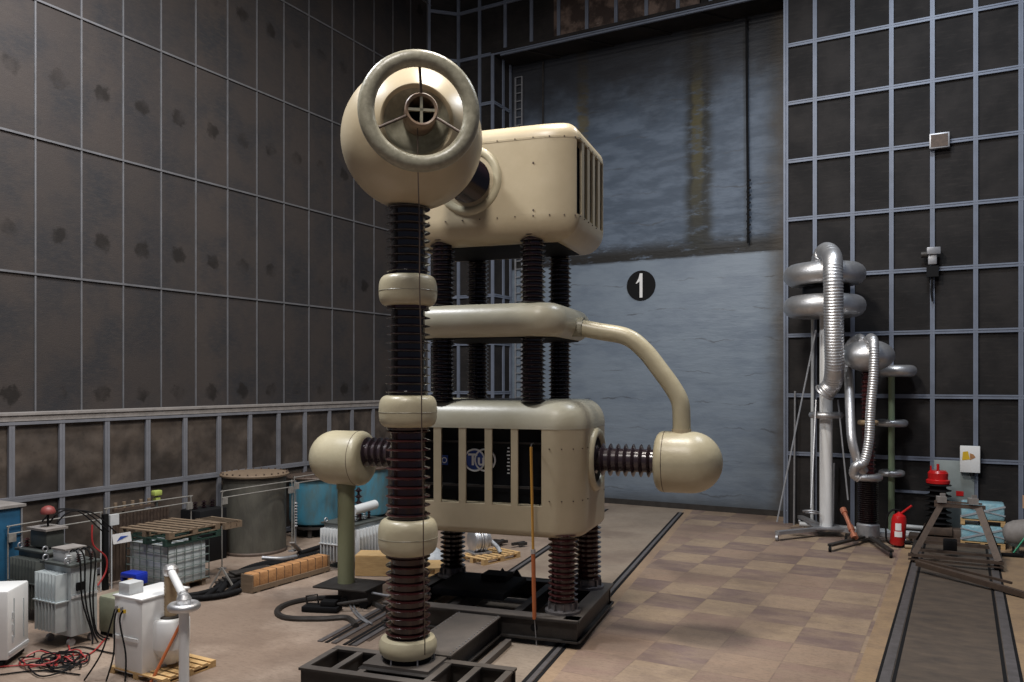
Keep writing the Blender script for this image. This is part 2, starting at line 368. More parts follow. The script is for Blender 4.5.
# chamfered corner + back lattice
XC, YC = XL, YB - (-16.49 - XL)
mb = MB(); mb.poly([(XC - .1, YC, 0), (-16.49, YB + .1, 0), (-16.7, YB + .3, 0), (XC - .3, YC + .1, 0)], (0, 0, ZT)); struct(mb, 'wall_corner', 'backpanel')
def lat(mb, x, y, dx, dy, L, wide=.05, gap=.045, z=None, vert=None):
    pass
rows = [2.12, 3.87, 5.67, 7.42, 9.17, 10.93, 12.68, 14.43, 16.2, 17.95, 19.7, 21.3]
def vbar(mb, p, t, z0, z1):                  # doubled upright; t = unit direction along the wall
    for d in (-.036, .036): mb.bar(Vector((p[0], p[1], z0)) + t * d, Vector((p[0], p[1], z1)) + t * d, .055, .042, up=t)
    mb.bar(Vector((p[0], p[1], z0)), Vector((p[0], p[1], z1)), .05, .025, up=t)
def hbar(mb, p, q, z):
    p = Vector((p[0], p[1], z)); q = Vector((q[0], q[1], z))
    for d in (-.036, .036): mb.bar(p + Vector((0, 0, d)), q + Vector((0, 0, d)), .06, .042)
    mb.bar(p, q, .025, .05)
ux = Vector((1, 0, 0))
mb = MB(); mb.box(((-16.49 - 14.95) / 2, YB + .15, 8.1), (1.56, .2, 16.2)); mb.box((-14.97, (YB + YD) / 2 + .1, 8.1), (.1, YD - YB + .1, 16.2)); struct(mb, 'wall_back_left', 'backpanel')
mb = MB(); mb.box(((-4.66 + 7) / 2, YB + .15, ZT / 2), (11.66, .2, ZT)); mb.box((-4.6, (YB + YD) / 2 + .2, 8.1), (.1, YD - YB + .1, 16.2)); struct(mb, 'wall_back_right', 'backpanel')
mb = MB(); mb.box((-14.5, YB + .15, 18.8), (4, .2, 5.2)); mb.box((-6.0, YB + .15, 18.8), (2.66, .2, 5.2)); struct(mb, 'wall_back_top', 'backpanel')
mb = MB(); mb.box((-9.9, YB + .15, 18.8), (5.2, .2, 5.2)); struct(mb, 'wall_back_top_stained', 'brownpanel')
mb = MB()
tc_ = Vector((1, 1, 0)).normalized()
xs_r = [-4.66, -3.84, -2.8, -1.77, -.73, .32, 1.37, 2.42, 3.47, 4.52, 5.57]
for x in xs_r: vbar(mb, (x, YB, 0), ux, 0, ZT)
for x in (-16.42, -15.5): vbar(mb, (x, YB, 0), ux, 0, ZT)
vbar(mb, (-14.95, YB, 0), ux, 0, 16.2)
x = -14.42
while x < -5: vbar(mb, (x, YB, 0), ux, 16.2, ZT); x += 1.065
for z in rows:
    hbar(mb, (-4.66, YB), (7, YB), z); hbar(mb, (XC + .02, YC - .04), (-16.47, YB - .04), z)
    hbar(mb, (-16.45, YB), (-14.95 if z < 16 else -4.66, YB), z)
    if z < 16: hbar(mb, (-14.9, YB), (-14.9, YD - .1), z)
vbar(mb, (XC + .03, YC - .03), tc_, 0, ZT)
for y in (26.3, 26.85): vbar(mb, (-14.9, y), Vector((0, 1, 0)), 0, 16.2)
mb.box((-4.7, YB - .04, 8.1), (.06, .08, 16.2))
struct(mb, 'trim_4', 'frame')
mb = MB()
mb.bar((-14.6, YB - .02, 16.08), (-4.7, YB - .02, 16.08), .08, .06)
struct(mb, 'trim_5', 'frame')
mb = MB(); mb.box((-9.8, (YB + YD) / 2 + .1, 16.25), (10.4, YD - YB + .3, .1))
for k in range(5): mb.bar((-13.8 + k * 2.1, YB + .15, 16.16), (-12.9 + k * 2.1, YD, 16.16), .08, .06)
struct(mb, 'wall_door_head', 'backpanel')
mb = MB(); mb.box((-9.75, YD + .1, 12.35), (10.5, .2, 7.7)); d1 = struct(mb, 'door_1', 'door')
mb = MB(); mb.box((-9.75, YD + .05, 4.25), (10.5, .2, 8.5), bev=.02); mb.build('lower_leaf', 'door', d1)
struct(MB().box((-9.75, YD - .16, .07), (10.2, .2, .14)).box((-9.75, YD - .22, .16), (10.2, .06, .04)), 'trim_6', 'steel')
# ladder-like track beside the door
mb = MB()
for d in (0, .28): mb.box((-14.7 + d, YD - .12, 7.9), (.05, .06, 15.6))
for k in range(52): mb.box((-14.56, YD - .12, .4 + k * .3), (.28, .03, .03))
solo(mb, 'wall_ladder', 'zinc', 'narrow vertical ladder fixed beside the left edge of the tall hall door', 'ladder', origin=(-14.56, YD - .1, 0))
# number disc
pc = onY(641, 285.5, YD - .07)
t = thing('number_sign', 'round black sign with white number 1 on the tall blue grey door', 'sign', (pc.x, YD - .05, pc.z))
MB().cyl((0, 0, 0), (0, -.03, 0), .52, seg=48).build('sign_disc', 'black', t)
s_ = .0365
pts = [(-5, 2), (-2.2, 7), (-1, 11.5), (1.6, 11.5), (1.6, -11.5), (-1.2, -11.5), (-1.2, 4), (-4.2, 2)]
MB().poly([(x * s_, -.03, z * s_) for x, z in pts], (0, -.012, 0)).build('numeral', 'paper', t)
# hanging cable in front of the door
pa, pb_ = onY(746.5, 10, YD - .15), onY(748, 243, YD - .15)
mb = MB(); mb.tube([(pa.x, pa.y, 16.1), (pa.x + .02, pa.y, 13), (pb_.x, pa.y, 10), pb_], .045, 6, 4)
for k in range(16): mb.box((pb_.x + .05 * (k % 2), pa.y - .02, 9 + k * .12), (.09, .05, .05))
solo(mb, 'hanging_cable', 'black', 'long black cable hanging down the upper half of the tall door', 'cable', origin=(pa.x, pa.y, 16.1))
pa = onY(543, 100, YD - .1)
solo(MB().cyl((pa.x, pa.y, 8.8), (pa.x, pa.y, 16.1), .035, seg=6), 'thin_pipe', 'steel', 'thin dark vertical pipe on the left part of the tall door', 'pipe', origin=(pa.x, pa.y, 8.8))
# small metal door in the lattice
mb = MB(); mb.box((-.2, YB - .02, 1.08), (.98, .06, 2.05), bev=.01); mb.box((-.2, YB - .01, .08), (1.1, .1, .16)); d2 = struct(mb, 'door_2', 'greendoor')
MB().box((-.6, YB - .1, 1.1), (.04, .08, .16)).build('door_handle', 'steel', d2)
MB().box((-.06, YB - .06, 1.21), (.18, .01, .13)).build('red_notice', 'red', d2)
# middle rail in the panel left of it and pipes
pq = onY(916, 492, YB - .03)
struct(MB().box(((-1.77 - .73) / 2, YB - .02, pq.z), (1.0, .05, .07)), 'trim_7', 'frame')
# electric box
pq = onY(970, 459, YB - .1)
t = thing('electrical_box', 'white wall box with yellow and red warning stickers above grey door', 'box', (pq.x, YB - .04, pq.z - .38))
MB().box((0, -.1, .38), (.48, .18, .72), bev=.015).build('box_body', 'white', t)
MB().poly([(-.19, -.192, .35), (.0, -.192, .38), (-.05, -.192, .60), (-.17, -.192, .58)], (0, -.004, 0)).build('warning_sticker', 'yellow', t)
MB().poly([(.0, -.192, .36), (.13, -.192, .44), (.08, -.192, .52), (-.01, -.192, .55)], (0, -.005, 0)).build('warning_sticker', 'wrap', t)
MB().cyl((.05, -.1, -.08), (.05, -.1, .03), .06).build('cable_gland', 'black', t)
# wall camera and flat box high on the lattice
pq = onY(932.5, 254, YB - .2)
t = thing('floodlight', 'small grey wall lamp with cable at a crossing of the right lattice', 'lamp', (pq.x, YB - .06, pq.z - .2))
MB().box((.02, -.16, .28), (.34, .2, .2), rz=.2, bev=.02).box((.0, -.12, .06), (.22, .14, .3), bev=.02).build('lamp_housing', 'zinc', t)
MB().cyl((-.28, -.12, .2), (-.1, -.12, .2), .09).build('lens_hood', 'steel', t)
MB().box((0, -.1, -.28), (.3, .14, .3)).tube([(0, -.08, -.4), (-.03, -.06, -.8), (0, -.05, -1.1)], .03, 6, 3).build('cable', 'black', t)
pq = onY(939.5, 141, YB - .12)
t = thing('junction_box', 'small grey metal box fixed high up at the right lattice', 'box', (pq.x, YB - .05, pq.z - .25))
MB().box((0, -.08, .25), (.5, .14, .42), rz=.0, bev=.015).build('box_body', 'zinc', t)
MB().box((0, -.155, .25), (.42, .012, .34)).build('box_lid', 'rust', t)

# ------------------------------------------------------------------ rails in the floor
def local(a, b_, z=0): return Vector((CEN.x + a * math.cos(M_ROT) - b_ * math.sin(M_ROT), CEN.y + a * math.sin(M_ROT) + b_ * math.cos(M_ROT), z))
def floor_rail(a, b0, b1, name, label):
    mb = MB(); mb.bar(local(a, b0, .006), local(a, b1, .006), .075, .012)
    o = thing(name, label, 'rail', local(a, b0))
    bmesh.ops.translate(mb.bm, verts=mb.bm.verts, vec=-local(a, b0)); mb.build('rail_head', 'zinc2', o)
    mb = MB()
    for d in (-.075, .075): mb.bar(local(a + d, b0, .004), local(a + d, b1, .004), .06, .006)
    bmesh.ops.translate(mb.bm, verts=mb.bm.verts, vec=-local(a, b0)); mb.build('rail_groove', 'black', o)
M['zinc2'] = mat('worn_rail_steel', (.2, .185, .19), .4, .5, (.13, .12, .12), 6)
floor_rail(1.45, -4.9, 13.0, 'floor_rail', 'steel floor rail from the tall door past the right side of the steel platform')
floor_rail(-1.03, 1.3, 12.9, 'floor_rail', 'steel floor rail running out behind the steel platform beside the pale pallets')
# wide right track with sunken cover
t = thing('rail_track', 'wide track of two steel rails with dirty brown cover plates on the right', 'rail track', (-.16, 12, 0))
MB().box((0, 5, .004), (1.62, 17.6, .008)).build('cover_plate', 'pit', t)
for s in (-1, 1):
    MB().box((s * .81, 5, .012), (.14, 17.6, .024)).build('rail', 'zinc2', t)
    MB().box((s * .70, 5, .008), (.05, 17.6, .014)).build('groove', 'black', t)
    MB().box((s * .90, 5, .006), (.05, 17.6, .012)).build('groove', 'black', t)
# short sunken rails left of the column
t = thing('sunken_rails', 'short brown sunken rail grooves in the floor left of the tall column', 'rail track', local(-2.0, -1.95), M_ROT)
MB().box((0, .9, .003), (.8, 2.0, .006)).build('groove_plate', 'rust', t)
for x in (-.36, -.1, .28): MB().box((x, .9, .012), (.09, 2.6, .02)).build('rail', 'zinc2', t)
for x in (-.24, .1, .19): MB().box((x, .9, .007), (.06, 2.6, .010)).build('groove', 'black', t)

# ================================================================== CASCADE GENERATOR
gen = thing('high_voltage_generator', 'huge cream two-tier test transformer on brown insulators and a dark steel platform', 'transformer', (CEN.x, CEN.y, 0), M_ROT)
# platform
mb = MB(); A0, B0, B1, zt = 1.75, -1.32, 1.25, .45
mb.box((0, B0 + .12, zt - .02), (2 * A0, .28, .03)); mb.box((0, B1 - .12, zt - .02), (2 * A0, .28, .03))
for s in (-1, 1): mb.box((s * (A0 - .12), (B0 + B1) / 2, zt - .02), (.28, B1 - B0, .03))
for y in (B0 + .06, B1 - .06): mb.box((0, y, .27), (2 * A0 - .06, .03, .36))
for s in (-1, 1): mb.box((s * (A0 - .06), (B0 + B1) / 2, .27), (.03, B1 - B0 - .1, .36))
mb.box((0, B0 + .12, .11), (2 * A0, .3, .03)); mb.box((0, B1 - .12, .11), (2 * A0, .3, .03))
for s in (-1, 1): mb.box((s * (A0 - .12), (B0 + B1) / 2, .11), (.3, B1 - B0, .03))
for x in (-.6, .6): mb.box((x, (B0 + B1) / 2, .3), (.14, B1 - B0 - .1, .24))
for x in (-1.0, 1.0): mb.box((x, (B0 + B1) / 2, .17), (.05, B1 - B0 - .1, .1))
mb.build('platform', 'steel', gen)
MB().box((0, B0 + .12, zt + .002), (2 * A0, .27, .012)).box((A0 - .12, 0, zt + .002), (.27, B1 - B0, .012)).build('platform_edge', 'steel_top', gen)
MB().cyl((1.0, B0 + .035, .27), (1.0, B0 + .05, .27), .06).build('hole', 'black', gen)
for x in (-1.04, 1.3):
    for y in (B0 + .5, B1 - .4): MB().cyl((x - .06, y, .125), (x + .06, y, .125), .12, seg=20).build('wheel', 'steel', gen)
MB().box((-.5, .1, zt + .06), (1.4, 1.3, .12), bev=.02).box((-.3, .5, zt + .16), (.5, .4, .12)).build('pump_tray', 'dark', gen)
for k, x in enumerate((-.55, -.25)): MB().poly([(x, B1 - .1, zt), (x + .22, B1 - .1, zt), (x + .11, B1 - .1, zt + .16)], (0, .03, 0)).build('bracket', 'steel', gen)
def ins(mb, a, b, n, rc, rf, z0, z1, th=.34): mb.lathe(sheds(n, rc, rf, z0, z1, th), Matrix.Translation((a, b, 0)), 30); return mb
for a, b in ((-1.37, -.85), (1.37, -.85), (-1.37, .85), (1.37, .85)):
    i = ins(MB(), a, b, 13, .19, .25, .62, 1.8).build('insulator', 'ceramic_red' if a > 0 else 'ceramic', gen)
    mb = MB(); mb.lathe([(0, .455), (.30, .455), (.30, .5), (.22, .52), (.215, .63), (.17, .64), (0, .64)], Matrix.Translation((a, b, 0)), 24)
    for k in range(10):
        an = k * math.pi / 5; mb.box((a + .235 * math.cos(an), b + .235 * math.sin(an), .56), (.05, .015, .12), rz=an)
    mb.build('base_flange', 'zinc2', i)
for (z0, z1) in ((3.93, 5.06), (5.5, 6.8)):
    for a, b in ((-.835, -.83), (.835, -.83), (-.835, .83), (.835, .83)):
        ins(MB(), a, b, 15 if z0 < 5 else 15, .175, .22, z0, z1, .42).build('insulator', 'ceramic', gen)

def less(r, i): return (max(r[0] - i, .03), max(r[1] - i, .03)) if isinstance(r, tuple) else max(r - i, .03)
def peri(A, B, r, n=10):
    pts = []; rx, ry = r if isinstance(r, tuple) else (r, r)
    for cx, cy, a0 in ((A - rx, -B + ry, -90), (A - rx, B - ry, 0), (-A + rx, B - ry, 90), (-A + rx, -B + ry, 180)):
        for k in range(n + 1):
            an = R_(a0 + 90 * k / n); pts.append((cx + rx * math.cos(an), cy + ry * math.sin(an)))
    return pts
def shell(mb, A, B, r, prof, cap0=True, cap1=True, n=10):
    """prof = [(inset, z)...] swept round a rounded rectangle"""
    rings = []
    for i, z in prof: rings.append([mb.bm.verts.new((x, y, z)) for x, y in peri(A - i, B - i, less(r, i), n)])
    for a, b in zip(rings, rings[1:]):
        k = len(a)
        for j in range(k): mb.bm.faces.new((a[j], a[(j + 1) % k], b[(j + 1) % k], b[j]))
    if cap0: mb.bm.faces.new(rings[0][::-1])
    if cap1: mb.bm.faces.new(rings[-1])
    return mb
def wall_ring(mb, A, B, r, z0, z1, openings, th=.04, n=14):
    """upright wall following the outline; openings = list of (s0,s1) arc lengths left open"""
    P = peri(A, B, r, n); Q = peri(A - th, B - th, less(r, th), n); N = len(P); S = [0]
    for i in range(N): S.append(S[-1] + (Vector(P[(i + 1) % N]) - Vector(P[i])).length)
    tot = S[-1]
    def at(T, s):
        s %= tot; i = max(k for k in range(N) if S[k] <= s + 1e-9); t = (s - S[i]) / max(1e-9, S[i + 1] - S[i]); return Vector(T[i]).lerp(Vector(T[(i + 1) % N]), t)
    ops = sorted(openings); solid = []
    if ops:
        for k, (a, b) in enumerate(ops):
            nx = ops[(k + 1) % len(ops)][0] + (tot if k == len(ops) - 1 else 0); solid.append((b, nx))
    else: solid = [(0, tot)]
    for a, b in solid:
        ss_ = [a] + [s + t for t in (0, tot) for s in S[:-1] if a + 1e-6 < s + t < b - 1e-6] + [b]
        ss_ = sorted(ss_); rr = []
        for s in ss_:
            p = at(P, s); q = at(Q, s); rr.append([mb.bm.verts.new((p.x, p.y, z0)), mb.bm.verts.new((p.x, p.y, z1)), mb.bm.verts.new((q.x, q.y, z1)), mb.bm.verts.new((q.x, q.y, z0))])
        for u, v in zip(rr, rr[1:]):
            for j in range(4): mb.bm.faces.new((u[j], v[j], v[(j + 1) % 4], u[(j + 1) % 4]))
        mb.bm.faces.new(rr[0]); mb.bm.faces.new(rr[-1][::-1])
    return mb
HA, HB, HR = 1.73, 1.12, .52
def front_s(a):                                # arc length (from start of the front-right corner) of a point on the front face
    arc = HR * math.pi / 2; P = 4 * arc + 2 * (2 * (HA - HR)) + 2 * (2 * (HB - HR)); return P - ((HA - HR) - a)
arc = HR * math.pi / 2 
# lower housing
q = .30
def rnd(r, z, up, n=8):                        # quarter roundover profile: inset from 0..r
    if up: return [(r * (1 - math.cos(R_(90 * k / n))), z - r + r * math.sin(R_(90 * k / n))) for k in range(n + 1)]
    return [(r * (1 - math.cos(R_(90 - 90 * k / n))), z + r - r * math.sin(R_(90 - 90 * k / n))) for k in range(n + 1)]
zA0, zA1 = 2.22, 3.50
lower = shell(MB(), HA, HB, HR, rnd(.12, 1.7, False) + [(0, zA0), (.045, zA0)]).build('lower_casing', 'cream', gen)
slots = [(-1.2, -.877), (-.736, -.406), (-.276, .07), (.2, .54), (.662, 1.075)]
mb = wall_ring(MB(), HA, HB, HR, zA0 - .003, zA1 + .003, [(front_s(a), front_s(b)) for a, b in slots]); mb.build('slotted_wall', 'cream', gen)
up = [(.045, zA1), (-.012, zA1), (-.014, zA1 + .03)] + [(i, z) for i, z in rnd(.40, 3.97, True)]
shell(MB(), HA, HB, HR, [(.045, zA1), (-.006, zA1), (-.006, zA1 + .04)] + [(x * .9 if k else -.006, zz_) for k, (x, zz_) in enumerate([(.4 * (1 - math.cos(R_(90 * k / 8))), 3.57 + .4 * math.sin(R_(90 * k / 8))) for k in range(9)])]).build('lid', 'cream_lid', gen)
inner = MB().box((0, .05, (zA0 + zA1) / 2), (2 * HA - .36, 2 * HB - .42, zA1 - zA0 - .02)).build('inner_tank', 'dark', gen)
MB().box((.1, -HB + .2, zA0 + .28), (2.8, .06, .04)).box((.1, -HB + .18, zA1 - .25), (2.8, .03, .03)).build('inner_rail', 'steel', inner)
for k in range(7): MB().cyl((-1.05 + .04 * k, -HB + .17, zA0 + .2), (-1.05 + .04 * k, -HB + .21, zA0 + .26), .02, seg=6).build('cable_clip', 'alu', inner) if k % 3 == 0 else None
# emblem: two linked circles with the letters TuR
ey = -HB + .225; em = bpy.data.objects.new('emblem', None); 
def px_local(px, py, b):                      # point of plane b=const seen at a pixel, generator coordinates
    o = EYE - CEN; r = ray(px, py); bx = Vector((-math.sin(M_ROT), math.cos(M_ROT), 0)); ax = Vector((math.cos(M_ROT), math.sin(M_ROT), 0))
    t_ = (b - o.dot(bx)) / r.dot(bx); p = o + r * t_; return Vector((p.dot(ax), b, p.z))
e1 = px_local(474.5, 460, ey); e2 = px_local(485, 460, ey); rE = .185
mb = MB()
for e in (e1, e2): mb.torus(e, (0, 1, 0), rE, .016, 36, 6)
emb = mb.build('emblem', 'logo_white', inner)
mb = MB(); mb.lathe([(0, 0), (rE - .02, 0), (rE - .02, .006), (0, .006)], frame(e1 + Vector((0, .012, 0)), (0, 1, 0)), 30).build('emblem_ground', 'logo_blue', emb)
cu = bpy.data.curves.new('letters', 'FONT'); cu.body = 'TuR'; cu.size = .28; cu.extrude = .004; cu.align_x = 'CENTER'; cu.align_y = 'CENTER'; cu.offset = .006
tmp = bpy.data.objects.new('tmp', cu); C.objects.link(tmp); bpy.context.view_layer.update()
me = bpy.data.meshes.new_from_object(tmp.evaluated_get(bpy.context.evaluated_depsgraph_get())); bpy.data.objects.remove(tmp)
me.materials.append(M['logo_white']); lt = bpy.data.objects.new('letters', me); C.objects.link(lt); lt.parent = emb
lt.location = ((e1.x + e2.x) / 2 + .03, ey - .012, e1.z); lt.rotation_euler = (R_(90), 0, 0)
p_ = px_local(444.5, 460, ey); MB().box(p_, (.13, .01, .17)).build('small_plate', 'logo_blue', inner); MB().torus(p_ + Vector((0, -.01, 0)), (0, 1, 0), .045, .008, 20, 6).build('plate_mark', 'logo_white', inner)
mb = MB()
for k in range(8):
    p_ = px_local(508.5, 448 + k * 3.6, ey); mb.box(p_, (.035 + .012 * (k % 3), .008, .022))
mb.build('vertical_lettering', 'logo_white', inner)
def rivets(zs, A, B, r, cnt, m='steel'):
    mb = MB()
    if m is True:
        for z in zs:
            P = peri(A + .003, B + .003, r, 4)
            for k in range(len(P)):
                p, q_ = Vector(P[k]), Vector(P[(k + 1) % len(P)]); n = max(1, int((q_ - p).length / cnt))
                for j in range(n):
                    v = p.lerp(q_, j / n)
                    if v.y < .3 and v.x > -1: MB().box((v.x, v.y, z), (.018, .018, .018)).build('screw', 'strap', gen)
        return
    for z in zs:
        P = peri(A + .003, B + .003, r, 4)
        for k in range(len(P)):
            p, q_ = Vector(P[k]), Vector(P[(k + 1) % len(P)]); n = max(1, int((q_ - p).length / cnt))
            for j in range(n): v = p.lerp(q_, j / n); mb.box((v.x, v.y, z), (.018, .018, .018))
    return mb
rivets((zA0 + .1, zA1 - .32), HA, HB, HR, 1.3).build('screws', 'strap', gen)
# middle electrode
mb = shell(MB(), 1.42, 1.22, .48, [(.265 * (1 - math.sin(R_(t_))), 5.325 - .29 * math.cos(R_(t_))) for t_ in range(0, 181, 12)]); mb.build('middle_electrode', 'cream_lid', gen)
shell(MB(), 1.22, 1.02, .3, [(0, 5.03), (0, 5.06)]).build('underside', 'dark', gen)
# upper housing
U0, U1 = 7.06, 8.30
HR_OLD = HR; HA_OLD = HA; HR = (.72, .32); HA = 1.66; HB_OLD = HB; HB = 1.16
shell(MB(), HA, HB, HR, [(.46, 6.80), (.46, 6.66)] + rnd(.40, 6.64, False) + [(0, U0), (.045, U0)]).build('upper_casing', 'cream', gen)
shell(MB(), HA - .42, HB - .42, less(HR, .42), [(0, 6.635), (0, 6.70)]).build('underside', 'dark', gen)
P_ = peri(HA, HB, HR, 14); sc = sum((Vector(P_[k + 1]) - Vector(P_[k])).length for k in range(14))
nsl, sw, bw = 5, .215, .17; s0 = sc - .10
ops = [(s0 + k * (sw + bw), s0 + k * (sw + bw) + sw) for k in range(nsl)]
wall_ring(MB(), HA, HB, HR, U0 - .003, U1 + .003, ops).build('slotted_wall', 'cream', gen)
shell(MB(), HA, HB, HR, [(.045, U1), (-.006, U1), (-.006, U1 + .03)] + [(.28 * (1 - math.cos(R_(90 * k / 8))), 8.33 + .27 * math.sin(R_(90 * k / 8))) for k in range(9)]).build('lid', 'cream', gen)
shell(MB(), HA - .14, HB - .14, less(HR, .14), [(0, U0 + .01), (0, U1 - .01)]).build('inner_tank', 'dark', gen)
rivets((U0 - .03, U1 + .02), HA + .004, HB + .004, HR, .28, True)
mb = MB()
for a, z in ((.95, 7.9), (.95, 7.12), (.1, 7.9)): mb.box((a, -HB - .003, z), (.025, .02, .025))
mb.build('screws', 'strap', gen)
HR = HR_OLD; HA = HA_OLD; HB = HB_OLD
# side bushings
for s in (1, -1):
    mb = MB(); mb.lathe(sheds(9, .20, .285, 1.66, 2.86, .3), Matrix.Rotation(s * R_(90), 4, 'Y'), 32)
    bmesh.ops.translate(mb.bm, verts=mb.bm.verts, vec=(0, 0, 2.93)); mb.build('side_bushing', 'ceramic_grey', gen)
    MB().torus((s * (HA - .01), 0, 2.93), (1, 0, 0), .475, .085, 44, 12).build('bushing_ring', 'cream_worn', gen)
    MB().cyl((s * (HA - .01), 0, 2.93), (s * (HA + .012), 0, 2.93), .45, seg=36).build('bushing_shade_disc', 'dark', gen)  # dark disc on the closed end wall, paints the shade of an opening
def egg(x0, x1, R, n=10):                     # flat-backed rounded electrode, profile (radius, x)
    pr = [(0, x0), (R - .16, x0)] + [(R - .16 + .16 * math.sin(R_(90 * k / 5)), x0 + .13 - .13 * math.cos(R_(90 * k / 5))) for k in range(1, 6)]
    xm = x1 - R * 1.0
    return pr + [(R * math.cos(R_(90 * k / n)), xm + (x1 - xm) * math.sin(R_(90 * k / n))) for k in range(0, n)] + [(0, x1)]
mb = MB(); mb.lathe(egg(2.78, 3.89, .52), Matrix.Rotation(R_(90), 4, 'Y'), 44); bmesh.ops.translate(mb.bm, verts=mb.bm.verts, vec=(0, 0, 2.93)); ball = mb.build('terminal_electrode', 'cream_worn', gen)
mb = MB(); mb.torus((2.935, 0, 2.93), (1, 0, 0), .519, .006, 44, 6).build('seam', 'rust', ball)
cp = [px_local(*p_, 0) for p_ in ((576, 327), (600, 331.5), (627, 337), (645, 351), (660, 370), (673, 388), (680, 402), (681.5, 418), (681.5, 436))]
MB().tube(cp, .15, 20, 5).build('curved_conductor', 'cream_worn', gen)
mb = MB(); mb.cyl(cp[-1] + Vector((0, 0, .12)), cp[-1] - Vector((0, 0, .05)), .165, seg=24).build('conductor_sleeve', 'cream', gen)
mb = MB(); mb.cyl(cp[0] - Vector((.05, 0, 0)), cp[0] + Vector((.14, 0, -.01)), .175, seg=24).build('conductor_sleeve', 'ring_paint', gen)
# head bushing from upper casing forward
COLA, COLB, HEADZ = -.12, -3.6, 7.70
r0 = Vector((-.2, -HB, 7.70)); r1 = Vector((COLA, COLB, HEADZ)); dv = (r1 - r0).normalized()
mb = MB(); mb.lathe(sheds(16, .33, .38, 0, 1.75, .5), frame(r0, dv), 36); mb.build('head_bushing', 'ceramic', gen)
MB().torus(r0, (0, 1, 0), .52, .085, 48, 12).build('bushing_ring', 'cream_worn', gen)
MB().cyl(r0 + Vector((0, .02, 0)), r0 - Vector((0, .012, 0)), .5, seg=40).build('bushing_shade_disc', 'dark', gen)  # flat dark disc painted as the shaded opening, front wall stays closed
gen_parts = gen

# ------------------------------------------------------------------ FRONT COLUMN
cpos = local(COLA, COLB)
col = thing('insulator_column', 'tall brown insulator column with cream collars and a cream sphere with ring on top', 'insulator column', (cpos.x, cpos.y, .35), M_ROT)
Z0 = .35
def part_lathe(name, prof, m, parent=col, seg=40): return MB().lathe([(r, z - Z0) for r, z in prof], None, seg).build(name, m, parent)
MB().box((0, 0, .02), (1.0, .8, .04)).build('base_plate', 'steel_top', col)
part_lathe('foot', [(0, .39), (.33, .39), (.33, .47), (0, .47)], 'black')
mb = MB()
for k in range(6):
    an = k * math.pi / 3 + .3; mb.cyl((.37 * math.cos(an), .37 * math.sin(an), .04), (.36 * math.cos(an), .36 * math.sin(an), .14), .012, seg=6)
mb.build('bolts', 'zinc', col)
def collar(z0, z1, R, f=.5):
    h = (z1 - z0) / 2; zc = (z0 + z1) / 2; rr = h * .9
    sg = lambda v, p: math.copysign(abs(v) ** p, v)
    return [(0, z0)] + [(R - .15 + .15 * sg(math.cos(R_(a)), .7), zc + h * sg(math.sin(R_(a)), .72)) for a in range(-90, 91, 10)] + [(0, z1)]
part_lathe('base_collar', [(0, .46), (.36, .46), (.395, .5), (.41, .56), (.405, .63), (.375, .69), (.31, .71), (0, .71)], 'cream_worn')
secs = [(.71, 1.89), (2.36, 3.66), (4.09, 5.36), (5.78, 7.0)]
for (z0, z1), m_, n in zip(secs, ('ceramic_red', 'ceramic_red', 'ceramic', 'ceramic'), (10, 10, 11, 11)):
    part_lathe('insulator', sheds(n, .240, .315, z0, z1, .24), m_, seg=44)
for z0, z1, R in ((1.87, 2.37, .42), (3.65, 4.10, .41), (5.35, 5.79, .41)):
    c_ = part_lathe('collar', collar(z0, z1, R), 'cream_worn'); zc = (z0 + z1) / 2
    MB().torus((0, 0, zc - Z0 - .01), (0, 0, 1), R + .001, .004, 40, 5).build('seam', 'ring_paint', c_)
for z in (1.9, 3.68, 5.37):
    part_lathe('end_ring', [(.2, z - .06), (.29, z - .06), (.30, z - .03), (.29, z + .0), (.2, z + .0)], 'ceramic_red')
for z in (2.39, 4.12, 5.82): part_lathe('end_ring', [(.2, z - .02), (.27, z - .02), (.28, z + .02), (.27, z + .06), (.2, z + .06)], 'ceramic')
nw = RT * .19 + FW * -.98 + Vector((0, 0, -.012)); nw.normalize(); nl = Matrix.Rotation(-M_ROT, 3, 'Z') @ nw
hc = Vector((.065, 0, HEADZ - Z0)); HF = frame(hc, nl)
RB = .99
pr = [(0, -RB * .98)] + [(RB * math.sin(R_(a)), -RB * .98 * math.cos(R_(a))) for a in range(6, 144, 6)]
rr_, tt_ = pr[-1]
pr += [(.50, .90), (.475, .915), (.45, .90), (.43, .86)]
head = MB().lathe(pr, HF, 56).build('head_electrode', 'cream', col)
MB().lathe([(.43, .86), (.36, .76), (.28, .70), (.12, .68), (0, .68)], HF, 48).build('dish', 'ring_paint', head)
upv = Vector((0, 0, 1)); sdv = upv.cross(nl).normalized(); upn = nl.cross(sdv).normalized()
NF = Matrix.Translation(sdv * .04 + upv * .075) @ HF
MB().lathe([(.17, .66), (.215, .66), (.215, 1.12), (.20, 1.14), (.17, 1.12), (.165, .75), (.165, .70)], NF, 32, False).build('nozzle', 'rust_cream', head)
MB().lathe([(0, .70), (.168, .70), (.168, .72), (0, .72)], NF, 24).build('nozzle_back', 'dark', head)
mb = MB()
for d_ in (sdv, upn): c0 = NF @ Vector((0, 0, 1.09)); mb.bar(c0 - d_ * .18, c0 + d_ * .18, .035, .05, up=nl)
mb.build('nozzle_cross', 'ring_paint', head)
MB().torus(HF @ Vector((0, 0, 1.28)), nl, .66, .105, 56, 16).build('corona_ring', 'ring_paint', col)
for an in (90, 205, 335):
    d_ = sdv * math.cos(R_(an)) + upv * math.sin(R_(an)); MB().cyl(NF @ Vector((0, 0, 1.1)) + d_ * .2, HF @ Vector((0, 0, 1.28)) + d_ * .62, .018, seg=8).build('spoke', 'rust', col)
